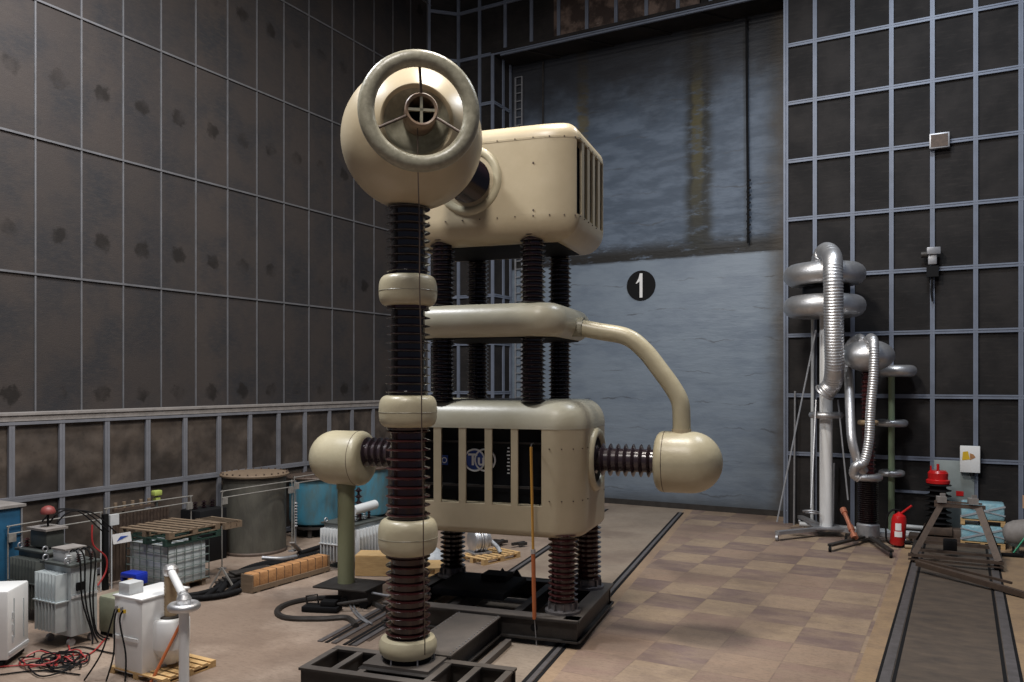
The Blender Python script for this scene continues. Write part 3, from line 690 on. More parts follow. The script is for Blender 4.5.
part_lathe('neck_ring', [(.20, 6.78), (.33, 6.80), (.36, 6.86), (.34, 6.93), (.2, 6.95)], 'cream_worn')
# hanging rope
pA = HF @ Vector((0, 0, 1.03)); wA = cpos + Matrix.Rotation(M_ROT, 3, 'Z') @ Vector((pA.x, pA.y, 0)); top = Vector((wA.x, wA.y, HEADZ - .05))
bot = D(425.5, 655, 11.05)
pts = [top.lerp(bot, k / 10) + Vector((random.uniform(-.012, .012), 0, 0)) for k in range(11)]
solo(MB().tube(pts, .008, 6, 2), 'hanging_rope', 'rust', 'thin reddish rope hanging from the ring on the sphere down the front column', 'rope', origin=pts[0])

# ------------------------------------------------------------------ left electrode stand
lp = local(-3.3, 0)
st = thing('electrode_stand', 'cream rounded electrode on an olive post with black wheeled foot', 'electrode stand', (lp.x, lp.y, 0), M_ROT)
mb = MB(); mb.lathe(egg(-.49, .72, .53), Matrix.Rotation(-R_(90), 4, 'Y'), 44); bmesh.ops.translate(mb.bm, verts=mb.bm.verts, vec=(0, 0, 2.80)); eb = mb.build('electrode', 'cream_worn', st)
MB().torus((.33, 0, 2.8), (1, 0, 0), .529, .006, 44, 6).build('seam', 'rust', eb)
MB().cyl((.03, 0, .36), (.03, 0, 2.35), .165, seg=28).build('post', 'olive', st)
MB().cyl((.03, 0, 2.2), (.03, 0, 2.45), .185, seg=28).build('post_sleeve', 'olive', st)
MB().box((.15, -.05, .345), (1.15, .85, .035), bev=.006).build('foot_plate', 'steel', st)
MB().box((.42, -.05, .19), (.56, .6, .27), bev=.01).box((.1, -.3, .27), (.08, .1, .16)).build('foot_box', 'steel', st)
for x in (.2, .62): MB().cyl((x, -.38, .09), (x, -.33, .09), .09, seg=16).build('wheel', 'black', st)
for k in range(3): MB().cyl((.6, -.2 + .14 * k, .27 - .05 * k), (1.35, -.2 + .1 * k, .22 - .05 * k), .022, seg=8).build('pipe', 'zinc', st)
# clamp / hand jack beside it
jp = G(322, 611)
t = thing('hand_winch', 'black hand winch with lever lying on the floor beside the olive post foot', 'winch', jp, .35)
MB().box((0, 0, .06), (.7, .3, .1), bev=.02).box((.15, 0, .15), (.3, .2, .12), bev=.02).build('winch_body', 'black', t)
MB().tube([(-.3, .02, .1), (-.32, .02, .26), (-.1, .02, .3), (-.08, .02, .14)], .018, 6).build('lever', 'steel', t)
MB().cyl((.3, 0, .14), (.85, .1, .22), .03, seg=8).build('draw_bar', 'steel', t)
# cable loop
cl = [G(*p_) + Vector((0, 0, .035)) for p_ in ((385, 611), (360, 601), (320, 600), (290, 605), (277, 613), (287, 620), (320, 621), (347, 620), (356, 628))]
solo(MB().tube(cl, .055, 8, 5), 'flat_hose', 'steel', 'thick dark hose lying in a loop on the floor left of the tall column', 'hose', origin=cl[0])
for k, off in enumerate((0, .09)):
    cl = [G(*p_) + Vector((off, 0, .03)) for p_ in ((352, 595), (350, 606), (358, 618), (368, 625))]
    cl[0].z = .25; solo(MB().tube(cl, .018, 6, 4), 'grey_cable', 'zinc', ('left', 'right')[k] + ' one of two grey cables hanging from the olive post foot', 'cable', 'grey cables at the olive post', origin=cl[-1])

# ------------------------------------------------------------------ foreground steel frame + girder
fp = local(0, -3.6)
fr = thing('support_trolley', 'low black steel ladder trolley carrying the front insulator column', 'trolley', (fp.x, fp.y, 0), M_ROT)
yA, yB = -.68, .18
mb = MB()
for y in (yA, yB):
    mb.box((0, y, .335), (2.84, .14, .03)); mb.box((0, y, .19), (2.84, .025, .28)); mb.box((0, y, .04), (2.84, .14, .025))
mb.build('side_beam', 'steel', fr)
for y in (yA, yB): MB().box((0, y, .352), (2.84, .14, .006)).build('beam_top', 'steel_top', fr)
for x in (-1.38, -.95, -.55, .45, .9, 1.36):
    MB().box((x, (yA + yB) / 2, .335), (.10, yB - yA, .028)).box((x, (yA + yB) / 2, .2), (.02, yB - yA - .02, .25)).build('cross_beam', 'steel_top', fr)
MB().box((-.12, -.05, .345), (1.05, .9, .012)).build('mount_plate', 'steel', fr)
# girder
mb = MB(); y0, y1 = .22, 2.26
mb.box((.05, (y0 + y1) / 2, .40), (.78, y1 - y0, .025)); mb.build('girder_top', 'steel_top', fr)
mb = MB()
for x in (-.28, .38): mb.box((x, (y0 + y1) / 2, .25), (.03, y1 - y0, .28)); mb.box((x, (y0 + y1) / 2, .10), (.16, y1 - y0, .025))
mb.build('girder_web', 'steel', fr)
mb = MB()
for k in range(18): mb.box((.40, y0 + .08 + k * .115, .418), (.018, .018, .012)); mb.box((-.30, y0 + .08 + k * .115, .418), (.018, .018, .012))
mb.build('rivets', 'zinc', fr)
MB().box((.62, 1.2, .05), (.1, 1.9, .09)).build('lower_rail', 'steel_top', fr)
for x in (-1.04, 1.3): 
    for y in (-.5, .02): MB().cyl((x - .04, y, .1), (x + .04, y, .1), .10, seg=18).build('wheel', 'black', fr)

# earthing stick hanging in front of the lower housing
e0 = px_local(531, 447, -1.32); e1_ = px_local(534.5, 619, -1.32); em0 = e0.lerp(e1_, .62)
wp = local(e0.x, e0.y)
t = thing('earthing_stick', 'amber and orange earthing stick hanging in front of the cream slotted casing', 'earthing stick', (wp.x, wp.y, e0.z), M_ROT)
o_ = e0
MB().cyl((0, 0, 0), em0 - o_, .022, seg=10).build('upper_rod', 'amber', t)
MB().cyl(em0 - o_, e1_ - o_, .034, seg=10).build('lower_rod', 'orange', t)
MB().cyl(em0 - o_ + Vector((0, 0, .0)), em0 - o_ + Vector((0, 0, .07)), .04, seg=10).build('ferrule', 'alu', t)
MB().tube([(0, 0, -.02), (0, .03, .04), (0, .12, .05), (0, .2, .03)], .012, 6).build('hook', 'steel', t)
MB().tube([e1_ - o_, e1_ - o_ + Vector((.02, 0, -.25)), e1_ - o_ + Vector((.05, -.03, -.48))], .008, 6, 3).build('tail_cord', 'zinc', t)

# ================================================================== LEFT CLUTTER
def rail_unit(name, label, X, y0, y1, ztop, drop=.15, h0=0, group='white tube barriers by the left wall'):
    t = thing(name, label, 'barrier', (X, y0, 0), 0, group); r = .014
    L_ = y1 - y0
    MB().tube([(0, 0, h0), (0, 0, ztop - .12), (0, .03, ztop - .03), (0, .12, ztop), (0, L_ - .12, ztop), (0, L_ - .03, ztop - .03), (0, L_, ztop - .12), (0, L_, h0)], r, 8, 3).build('tube_frame', 'tubepaint', t)
    MB().cyl((0, 0, ztop - drop), (0, L_, ztop - drop), r, seg=8).build('lower_rail', 'tubepaint', t)
    for y in (0, L_): MB().box((.02, y + (.06 if y == 0 else -.06), ztop - .22), (.05, .14, .16)).build('bracket', 'tubepaint', t)
    for y in (0, L_): MB().box((0, y, .015), (.14, .14, .03)).build('foot', 'zinc', t)
    return t
del_group = None
yv_ = [onX(8, 530, -15.75).y, onX(101, 530, -15.75).y, onX(106, 530, -15.75).y, onX(191, 530, -15.75).y, onX(222, 500, -14.8).y, onX(292, 500, -14.8).y, onX(333, 500, -14.8).y]
rail_unit('tube_barrier', 'white tube barrier standing before the blue cabinet at the left wall', -15.75, yv_[0], yv_[1], 1.56, group=None)
rail_unit('tube_barrier', 'white tube barrier behind the caged white liquid container and brown sheet', -15.75, yv_[2], yv_[3], 1.62, group=None)
rail_unit('tube_barrier', 'white tube barrier in front of the big grimy grey tank', -14.8, yv_[4], yv_[5], 1.78, group=None)
rail_unit('tube_barrier', 'white tube barrier in front of the light blue round tank', -14.8, yv_[5] + .08, yv_[6] + .3, 1.86, group=None)
# blue cabinet
t = thing('blue_cabinet', 'petrol blue steel cabinet cut by the left edge of the photo', 'cabinet', (-16.2, 8.1, 0))
MB().box((0, 0, .96), (.8, 2.1, 1.88), bev=.01).build('cabinet_body', 'blue', t)
MB().box((0, 0, 1.92), (.9, 2.2, .05)).build('cabinet_top', 'ledge', t)
for y in (-.3,): MB().box((.41, y, .95), (.015, .03, 1.75)).build('door_gap', 'dark', t)
MB().box((.415, 1.03, .95), (.02, .03, 1.85)).build('edge_trim', 'zinc', t)
# white cabinet at left edge
c0 = G(8, 668); c1 = Vector((c0.x - .42, c0.y + .56, 0)); ang = math.atan2(.56, -.42)
t = thing('power_supply_cabinet', 'white grey metal cabinet at the lower left edge near red cables', 'cabinet', c0, ang)
MB().box((.35, .55, .63), (.7, 1.1, 1.04), bev=.03).build('cabinet_body', 'white', t)
MB().box((.35, .55, .08), (.62, 1.0, .08)).build('plinth', 'black', t)
MB().box((.35, -.004, .2), (.66, .012, .05)).build('front_trim', 'offwhite', t)
for k in range(3): MB().box((.13 + k * .0, -.012, .75 - k * .18), (.02, .02, .1)).build('door_latch', 'offwhite', t)
MB().box((.18, -.008, .7), (.008, .012, .6)).build('panel_groove', 'tgrey', t); MB().box((.5, -.008, .62), (.008, .012, .6)).build('panel_groove', 'tgrey', t)
for x in (.06, .64):
    for y in (.1, 1.0): MB().cyl((x, y - .02, .05), (x, y + .02, .05), .05, seg=12).build('castor', 'black', t)

# grey oil transformer
def transformer(name, label, loc, W, Dp, H, body, fins, rz=0, finside='both'):
    t = thing(name, label, 'transformer', loc, rz)
    MB().box((0, 0, H / 2 + .08), (W, Dp, H - .16), bev=.015).build('tank', body, t)
    MB().box((0, 0, H + .015), (W + .1, Dp + .1, .045), bev=.006).build('lid', 'tdark' if body == 'tgrey' else body, t)
    mb = MB(); n = int((W - .1) / .085)
    for k in range(n): mb.box((-W / 2 + .09 + k * (W - .18) / (n - 1), -Dp / 2 - .11, H * .56), (.028, .2, H * .72), bev=.006)
    mb.build('cooling_fins', fins, t)
    mb = MB(); mb.box((0, -Dp / 2 - .11, H * .56 + .02), (W - .08, .225, .018)); mb.build('fin_brace', fins, t)
    mb = MB()
    mb.box((W / 2 + .012, 0, H * .62), (.025, Dp, .04)); mb.build('side_rib', 'offwhite', t)
    for x in (-W / 2 + .08, W / 2 - .08):
        for y in (-Dp / 2 + .05, Dp / 2 - .05): MB().cyl((x - .03, y, .06), (x + .03, y, .06), .06, seg=14).build('wheel', 'zinc', t)
    for x in (-W / 2, W / 2): MB().torus((x * .8, -Dp / 2 - .02, H + .09), (1, 0, 0), .045, .014, 16, 6).build('lifting_eye', 'zinc', t)
    return t
tg = transformer('oil_transformer', 'grey blue oil transformer with cooling fins and black cables over its side', (-12.95, 8.30, 0),   .72, .46, 1.30, 'tgrey', 'tgrey')
MB().box((-.05, -.0, 1.42), (.34, .34, .2), bev=.01).build('terminal_box', 'offwhite', tg)
MB().box((-.05, 0, 1.535), (.38, .38, .03)).build('terminal_lid', 'ledge', tg)
for k in range(4):
    x, y = .20 + .08 * (k % 2), -.16 + .11 * k
    i = MB().lathe(sheds(4, .018, .04, 1.33, 1.47, .4), Matrix.Translation((x, y, 0)), 12).build('small_bushing', 'ceramic_red' if k % 2 else 'offwhite', tg)
    MB().cyl((x, y, 1.47), (x, y, 1.53), .012, seg=8).build('terminal_stud', 'alu', i)
MB().box((.38, -.08, .96), (.03, .14, .13)).build('switch_box', 'black', tg)
cab_t = []
for k, y in enumerate((-.14, -.06, .05, .13)):
    p0 = Vector((-12.98 + .2, 8.30 + y, 1.50)); 
    solo(MB().tube([p0, p0 + Vector((.18, -.02, .06)), p0 + Vector((.29, 0, -.12)), Vector((-12.5, 8.3 + y * .7, .75)), Vector((-12.44, 8.32 + y * .3 + .05, .2)), Vector((-12.38, 8.3 + .1 * k, .02))], .013, 6, 4),
         'black_cable', 'black', 'black cable on the side of the grey blue finned transformer, ' + ('leftmost of four', 'second from left', 'third from left', 'rightmost of four')[k], 'cable', 'black cables over the grey transformer', origin=p0)
# older transformer behind it
to = transformer('oil_transformer', 'older dark green grey transformer behind the grey blue finned one', (-14.75, 9.05, 0), .95, .6, 1.2, 'tdark', 'tdark')
MB().box((0, -.05, 1.42), (.5, .34, .3), bev=.02).build('switch_housing', 'tdark', to)
MB().box((0, -.05, 1.6), (.6, .42, .04)).build('housing_lid', 'ledge', to)
MB().cyl((-.3, .1, 1.2), (-.3, .1, 1.5), .012, seg=8).build('rod', 'zinc', to)
bul = MB().cyl((.02, -.05, 1.62), (.02, -.05, 1.86), .02, seg=8).build('signal_stem', 'black', to)
MB().lathe([(0, 1.86), (.12, 1.86), (.13, 1.9), (.1, 1.97), (.05, 2.0), (0, 2.01)], Matrix.Translation((.02, -.05, 0)), 20).build('signal_lamp', mat('dull_red_glass', (.22, .05, .045), .5), bul)
for k in range(3):
    i = MB().lathe(sheds(4, .025, .06, 1.18, 1.4, .4), Matrix.Translation((-.38 + .0 * k, -.2 + .17 * k, 0)), 14).build('small_bushing', 'ceramic_red', to)
for k in range(3):
    p0 = Vector((-15.0 + .22 * k, 9.05, 1.68)); solo(MB().tube([p0, p0 + Vector((.1, .2, .2)), p0 + Vector((.2, .6, .12)), p0 + Vector((.3, 1.0, -.3))], .014, 6, 4),
        'looped_wire', 'black', ('left', 'middle', 'right')[k] + ' one of three thin dark wires arching above the older dark transformer', 'wire', 'wires over the dark transformer', origin=p0)
# dark switch post with red cable at end of barrier
pp = onX(105, 560, -15.45)
t = thing('switch_post', 'black upright switch post with white tubes next to the brown sheet', 'switch post', (pp.x, pp.y, 0))
MB().box((0, 0, .78), (.1, .1, 1.56)).build('post', 'black', t)
MB().box((.02, .18, 1.42), (.08, .2, .22)).build('switch_box', 'offwhite', t)
for y in (-.12, .12): MB().cyl((0.04, y, 0), (.04, y, 1.5), .014, seg=8).build('tube', 'offwhite', t)
p0 = Vector((pp.x + .1, pp.y - .35, 1.4)); solo(MB().tube([p0, p0 + Vector((0, .02, -.4)), p0 + Vector((0, .3, -.7)), p0 + Vector((0, .3, -1.0)), p0 + Vector((0, .12, -1.25))], .018, 6, 5), 'red_cable', 'redcable', 'red cable hanging in an S beside the black switch post', 'cable', origin=p0)
# brown corrugated sheet
ya = onX(110, 560, -15.95).y; yb = onX(168, 560, -15.95).y
mb = MB(); n = 34
for k in range(n):
    y0_ = ya + (yb - ya) * k / n; mb.box((0.02 * (k % 2), y0_ - ya + .02, .72), (.02, (yb - ya) / n + .004, 1.42))
o = solo(mb, 'corrugated_sheet', 'rust', 'rusty brown corrugated sheet leaning behind the caged container', 'metal sheet'); o.location = (-15.95, ya, 0)
t = thing('rusty_gear', 'rusty brown switch gear with yellow green clamp above the corrugated sheet', 'switch gear', (-15.9, ya, 0))
y1_ = yb - ya
MB().box((-.15, y1_ * .5, 1.5), (.08, y1_ * .8, .06)).box((-.15, y1_ * .3, 1.0), (.1, .1, 1.0)).build('cross_arm', 'rust', t)
for k in range(6): MB().cyl((-.15, .2 + k * y1_ / 7, 1.52), (-.15, .2 + k * y1_ / 7, 1.66), .04, seg=10).build('post_insulator', 'woodold', t)
MB().cyl((-.1, y1_ * .82, .9), (-.1, y1_ * .82, 1.7), .03, seg=8).build('upright', 'tdark', t)
MB().box((-.1, y1_ * .82, 1.76), (.14, .2, .12), bev=.02).box((-.1, y1_ * .82, 1.62), (.1, .12, .07)).build('clamp', mat('lime_clamp', (.35, .42, .1), .5), t)
# notice on the container side
pn = onX(122, 538, -15.0)
t = tag(MB().box((0, 0, 0), (.012, .34, .2)).build('paper_notice', 'paper'), 'white paper notice with dark mark hanging left of the stacked pallets', 'notice'); t.location = pn; t.rotation_euler = (.12, 0, -.7)
MB().poly([(.008, -.1, -.05), (.008, .0, -.02), (.008, .12, .03), (.008, -.02, .04), (.008, -.06, 0)], (.004, 0, 0)).build('notice_print', 'logo_blue', t)

# caged liquid container
ib = thing('liquid_container', 'milky white plastic tank in a tube cage under stacked pallets', 'container', (-14.62, 11.5, 0)); ib.scale = (1, 1, .92)
MB().box((0, 0, .60), (1.22, .95, .88), bev=.05).build('plastic_tank', 'ibc', ib)
mb = MB(); hx, hy = .65, .51
for z in (.18, .34, .52, .70, .88, 1.04):
    for s in (-1, 1):
        mb.cyl((-hx, s * hy, z), (hx, s * hy, z), .010, seg=6); mb.cyl((s * hx, -hy, z), (s * hx, hy, z), .010, seg=6)
for k in range(7):
    x = -hx + 2 * hx * k / 6
    for s in (-1, 1): mb.cyl((x, s * hy, .14), (x, s * hy, 1.04), .010, seg=6)
for k in range(6):
    y = -hy + 2 * hy * k / 5
    for s in (-1, 1): mb.cyl((s * hx, y, .14), (s * hx, y, 1.04), .010, seg=6)
mb.build('cage', 'cage', ib)
def pallet_mb(mb, W, Dp, z0, h=.14):
    for k in range(7): mb.box((0, -Dp / 2 + .05 + k * (Dp - .1) / 6, z0 + h - .011), (W, .098, .022))
    for x in (-W / 2 + .05, 0, W / 2 - .05):
        mb.box((x, 0, z0 + h - .033), (.1, Dp, .02)); mb.box((x, 0, z0 + .011), (.1, Dp, .022))
        for y in (-Dp / 2 + .07, 0, Dp / 2 - .07): mb.box((x, y, z0 + h / 2 - .01), (.1, .14, h - .06))
    return mb
MB().box((0, 0, .07), (1.2, .1, .14)).box((0, -.42, .07), (1.2, .1, .14)).box((0, .42, .07), (1.2, .1, .14)).box((0, 0, .135), (1.25, 1.0, .02)).build('pallet_foot', 'woodold', ib)
def pallet(label, loc, W, Dp, m, rz=0, group=None, name='wooden_pallet', h=.14):
    o = solo(pallet_mb(MB(), W, Dp, 0, h), name, m, label, 'pallet', group); o.location = loc; o.rotation_euler = (0, 0, rz); return o
pallet('dark green plastic pallet directly on top of the caged container', (-14.60, 11.62, .975), 1.3, 1.4, 'greenbox', 0, name='plastic_pallet')
pallet('old brown wooden pallet topmost on the caged container', (-14.66, 11.6, 1.117), 1.45, 1.35, 'woodold', .05)
pallet('old brown wooden pallet overhanging the right end of the caged container', (-14.3, 12.55, 1.117), 1.0, .45, 'woodold', -.04)
# blue machine
jp = G(129, 596, 0)
t = thing('blue_pump', 'bright blue topped pump standing left of the caged container', 'pump', (-14.55, 10.65, 0), .1)
MB().box((0, 0, .42), (.42, .3, .1), bev=.02).box((.19, 0, .34), (.06, .28, .2), bev=.01).box((-.19, 0, .36), (.06, .28, .14), bev=.01).build('pump_cover', 'bluep', t)
MB().box((0, 0, .17), (.34, .24, .34), bev=.03).build('pump_body', 'steel', t)
MB().cyl((.1, -.18, .05), (.1, -.18, .38), .05, seg=14).build('pump_motor', 'amber', t)
# beige cabinet
t = thing('beige_cabinet', 'small beige rounded cabinet between the grey and the white transformers', 'cabinet', (-12.58, 8.95, 0), 0)
MB().box((0, 0, .36), (.5, .5, .62), bev=.05).build('cabinet_body', 'beige', t)
MB().box((0, 0, .03), (.44, .44, .06)).build('plinth', 'black', t)
MB().box((.251, 0, .2), (.006, .46, .012)).build('door_gap', 'tdark', t)

# white test transformer
wt = thing('test_transformer', 'white test transformer with round side tank and tan bushing on a pallet', 'transformer', (-10.60, 8.06, 0))
MB().box((0, 0, .60), (.62, .80, 1.10), bev=.015).build('tank', 'white', wt)
MB().box((0, 0, 1.155), (.65, .84, .03), bev=.006).build('lid', 'white', wt)
MB().box((-.04, -.41, .56), (.54, .03, .05)).build('rim', 'white', wt)
MB().box((-.15, -.24, 1.255), (.24, .24, .17), bev=.008).build('terminal_box', 'offwhite', wt)
MB().lathe([(0, .14), (.10, .14), (.265, .38), (.27, .40), (.27, .78), (.25, .81), (0, .81)], Matrix.Translation((.35, .05, 0)), 32).build('round_tank', 'white', wt)
MB().lathe([(0, .80), (.15, .80), (.15, .83), (.11, .84), (0, .84)], Matrix.Translation((.35, .05, 0)), 24).build('bushing_base', 'steel', wt)
i = MB().lathe([(0, .80)] + [(.085 + .008 * (k % 2), .81 + .62 * k / 26) for k in range(27)] + [(.05, 1.45), (0, 1.45)], Matrix.Translation((.35, .05, 0)), 22).build('bushing', 'bushing', wt)
MB().lathe([(0, 1.42), (.08, 1.42), (.11, 1.47), (.11, 1.53), (.07, 1.58), (0, 1.59)], Matrix.Translation((.35, .05, 0)), 24).build('bushing_cap', 'alu', i)
for k in range(4): MB().box((-.24 + .06 * k, -.415, .98 - .03 * (k % 2)), (.03, .04, .05)).build('terminal', 'yellow' if k % 2 else 'zinc', wt)
pallet('pine pallet under the white test transformer', (-10.42, 8.12, 0), 1.15, .95, 'woodnew', 0, h=.10)
for k, (dx, dy, e) in enumerate(((-.24, -.44, (84, 682)), (-.18, -.44, (106, 683)), (-.06, -.44, (125, 683)))):
    p0 = Vector((-10.60 + dx, 8.06 + dy, .97)); q0 = G(*e) + Vector((0, 0, .02)) if e[1] < 684 else G(e[0], 684) + Vector((0, 0, .02))
    solo(MB().tube([p0, p0 + Vector((0, -.05, -.15)), p0.lerp(q0, .5) + Vector((.04, .0, -.12)), q0], .012, 6, 5), 'black_cable', 'black', ('rightmost', 'middle', 'leftmost')[0 if k == 2 else (2 if k == 0 else 1)] + ' of the black cables falling from the white test transformer', 'cable', 'black cables from the white transformer', origin=p0)
# white tube electrode in front
wpz = D(184, 607, 11.25); wpx = Vector((wpz.x, wpz.y, 0))
t = thing('tube_electrode', 'white upright post with aluminium disc ring at the bottom left', 'electrode', wpx)
MB().cyl((0, 0, .0), (0, 0, 1.14), .068, seg=20).build('post', 'white', t)
MB().lathe([(0, 0), (.22, 0), (.22, .03), (0, .04)], None, 24).build('foot', 'zinc', t)
MB().torus((0, 0, 1.19), (0, 0, 1), .165, .055, 36, 12, 1).build('disc_ring', 'alu', t)
MB().lathe([(0, 1.15), (.17, 1.15), (.17, 1.2), (0, 1.22)], None, 24).build('disc', 'alu', t)
MB().lathe([(0, 1.2), (.09, 1.22), (.1, 1.3), (.06, 1.36), (0, 1.37)], None, 20).build('elbow', 'alu', t)
q1 = Vector((-10.25, 8.11, 1.5)) - wpx
q0 = Vector((0, 0, 1.32))
i = MB().cyl(q0, q0.lerp(q1, .93), .055, seg=18).build('connecting_tube', 'white', t)
for f_ in (.02, .92): MB().cyl(q0.lerp(q1, f_ - .03 if f_ > .5 else f_), q0.lerp(q1, f_ + .05), .066, seg=18).build('tube_clamp', 'alu', i)
# leaning rod
q0 = G(150, 684); q1 = D(183.5, 618, 11.9)
solo(MB().cyl(q0, q1, .022, seg=10), 'leaning_rod', 'orange', 'orange brown rod leaning against the round tank of the white transformer', 'rod', origin=q0)
# cable tangle
base = G(62, 662)
for k in range(12):
    pts = []; a0 = random.random() * 6.28; cx_, cy_ = random.uniform(-.3, .3), random.uniform(-.25, .25); rr_ = random.uniform(.15, .42)
    for j in range(9): pts.append(base + Vector((cx_ + rr_ * 1.1 * math.cos(a0 + j * .8) + random.uniform(-.08, .08), cy_ + rr_ * .8 * math.sin(a0 + j * .8) + random.uniform(-.08, .08), .02 + .035 * random.random() * (1 + j % 3))))
    red = k % 3 == 0
    solo(MB().tube(pts, .012, 6, 4), 'red_cable' if red else 'black_cable', 'redcable' if red else 'black', ('red' if red else 'black') + ' cable coiled in the tangle on the floor by the white grey cabinet', 'cable', ('red' if red else 'black') + ' cables in the floor tangle', origin=pts[0])
for k, (pp_, m_, lb) in enumerate((([(60, 655), (80, 648), (110, 654), (150, 660)], 'black', 'black cable running right from the floor tangle'), ([(0, 668), (30, 666), (60, 664), (90, 655), (105, 640), (113, 630)], 'redcable', 'red cable running along the floor from the left edge'), ([(70, 652), (68, 640), (72, 628)], 'redcable', 'short red cable rising against the grey blue transformer'), ([(0, 676), (40, 672), (80, 676)], 'black', 'black cable along the floor at the bottom left corner'))):
    pts = [G(*p_) + Vector((0, 0, .02)) for p_ in pp_]; solo(MB().tube(pts, .012, 6, 5), 'red_cable' if m_ == 'redcable' else 'black_cable', m_, lb, 'cable', origin=pts[0])

# tanks by the wall
def tank(name, label, x, y, R, z0, z1, m, lidm, legs=False):
    t = thing(name, label, 'tank', (x, y, 0))
    b_ = .10 if legs else .02
    MB().lathe([(0, z0), (R - b_ * 2, z0), (R - .03, z0 + b_), (R, z0 + 2 * b_), (R, z1), (0, z1)], None, 48).build('tank_body', m, t)
    MB().lathe([(0, z1 - .02), (R + .07, z1 - .02), (R + .08, z1 + .02), (R + .06, z1 + .05), (R * .9, z1 + .055), (0, z1 + .06)], None, 48).build('tank_lid', lidm, t)
    for k in range(26): an = k * 2 * math.pi / 26; MB().box(((R + .04) * math.cos(an), (R + .04) * math.sin(an), z1 + .06), (.03, .03, .05), rz=an).build('lid_bolt', 'rust', t)
    if legs:
        for k in range(4): an = k * math.pi / 2 + .5; MB().box((R * .8 * math.cos(an), R * .8 * math.sin(an), z0 / 2 + .05), (.1, .1, z0 + .1), rz=an).build('leg', 'steel', t)
        MB().lathe([(R - .2, z0 - .04), (R - .02, z0 - .04), (R - .02, z0 + .02), (R - .2, z0 + .02)], None, 40, True).build('support_ring', 'steel', t)
    else: MB().lathe([(R - .02, 0), (R + .03, 0), (R + .03, .05), (R, .08)], None, 40).build('foot_rim', 'rust', t)
    return t
bigt = tank('steel_tank', 'big grimy grey round steel tank with flanged lid by the left wall', -15.72, 14.95, .77, .0, 1.93, 'tankgrey', 'woodold')
bt = tank('steel_tank', 'light blue round tank just right of the grimy grey tank', -15.9, 17.35, .70, .28, 1.62, 'tankblue', 'rust', True)
bt2 = tank('steel_tank', 'light blue round tank half hidden behind the olive post', -15.55, 19.2, .62, .28, 1.72, 'tankblue', 'rust', True)
mb = MB()                                      # spiral bracket beside big tank
t = thing('insulator_string', 'string of small grey disc insulators hanging beside the grimy grey tank', 'insulator', (-14.95, 15.6, 0))
MB().lathe(sheds(9, .02, .055, .55, 1.2, .5), None, 12).build('discs', 'zinc', t); MB().cyl((0, 0, 0), (0, 0, 1.75), .012, seg=6).build('hanger', 'zinc', t)
p_ = onX(205, 520, -16.2)
t = thing('dark_switchgear', 'dark low switchgear between the stacked pallets and the grimy grey tank', 'switch gear', (-16.0, 13.6, 0))
MB().box((0, 0, .62), (.7, .8, 1.24), bev=.03).build('gear_body', 'black', t)
for k in range(3): MB().lathe(sheds(3, .03, .07, 1.24, 1.42, .4), Matrix.Translation((0, -.25 + .25 * k, 0)), 14).build('small_bushing', 'ceramic', t)
# hoses on the floor
hs = [([(225, 597), (250, 580), (290, 565), (330, 552), (352, 545)], .055), ([(215, 590), (245, 573), (300, 560), (340, 548)], .045), ([(228, 588), (262, 572), (296, 562), (322, 556)], .07), ([(160, 604), (215, 600), (240, 594)], .06), ([(205, 600), (225, 586), (240, 584), (262, 586)], .05)]
hs += [([(238, 588), (275, 573), (320, 560), (360, 548)], .05), ([(300, 556), (340, 543), (380, 530)], .06), ([(218, 598), (232, 580), (252, 570), (280, 563)], .065), ([(150, 596), (190, 598), (222, 590)], .05)]
hl = ['thick black hose running along the floor behind the orange brown crate', 'black hose nearest the tanks on the floor', 'thickest black hose bundle beside the orange brown crate', 'dark pipe on the floor in front of the caged container', 'short black hose piled left of the orange brown crate', 'black hose lying tight behind the orange brown crate', 'black hose running behind the olive post towards the wall', 'bent black hose nearest the grimy grey tank', 'black hose along the foot of the caged container']
for (pp_, r_), lb in zip(hs, hl):
    pts = [G(*p_) + Vector((0, 0, r_ + .01)) for p_ in pp_]; solo(MB().tube(pts, r_, 10, 5, rib=.12, ribn=40), 'black_hose', 'black', lb, 'hose', origin=pts[0])
pts = [G(225, 592) + Vector((0, 0, .1)), G(250, 578) + Vector((0, 0, .22)), G(285, 566) + Vector((0, 0, .22)), G(300, 558) + Vector((0, 0, .12))]
t = thing('grating_stack', 'pile of dark metal gratings on the floor under the black hoses', 'grating', G(252, 580), 1.25)
for k in range(5): MB().box((0, 0, .04 + .045 * k), (1.5 - .15 * k, .35, .03), rz=.06 * (k % 3 - 1)).build('grating', 'steel', t)
mb = MB(); 
for s in (-1, 1): mb.bar((s * .25, 0, 0), (0, 0, .42), .04, .03)
t2 = solo(mb, 'small_trestle', 'tubepaint', 'small pale grey trestle leg standing right of the caged container', 'trestle'); t2.location = G(222, 588); t2.rotation_euler = (0, 0, .5)
pts = [G(262, 571) + Vector((0, 0, .3)), G(281, 570) + Vector((0, 0, .26)), G(296, 565) + Vector((0, 0, .2))]
solo(MB().tube(pts, .045, 10, 4), 'grey_pipe', 'zinc', 'grey pipe end lying on the black hoses before the grimy grey tank', 'pipe', origin=pts[0])
solo(MB().bar(G(300, 552) + Vector((0, 0, .02)), G(292, 560) + Vector((0, 0, .42)), .12, .03), 'leaning_board', 'ledge', 'pale board leaning against the barrier before the blue tank', 'board', origin=G(300, 552))
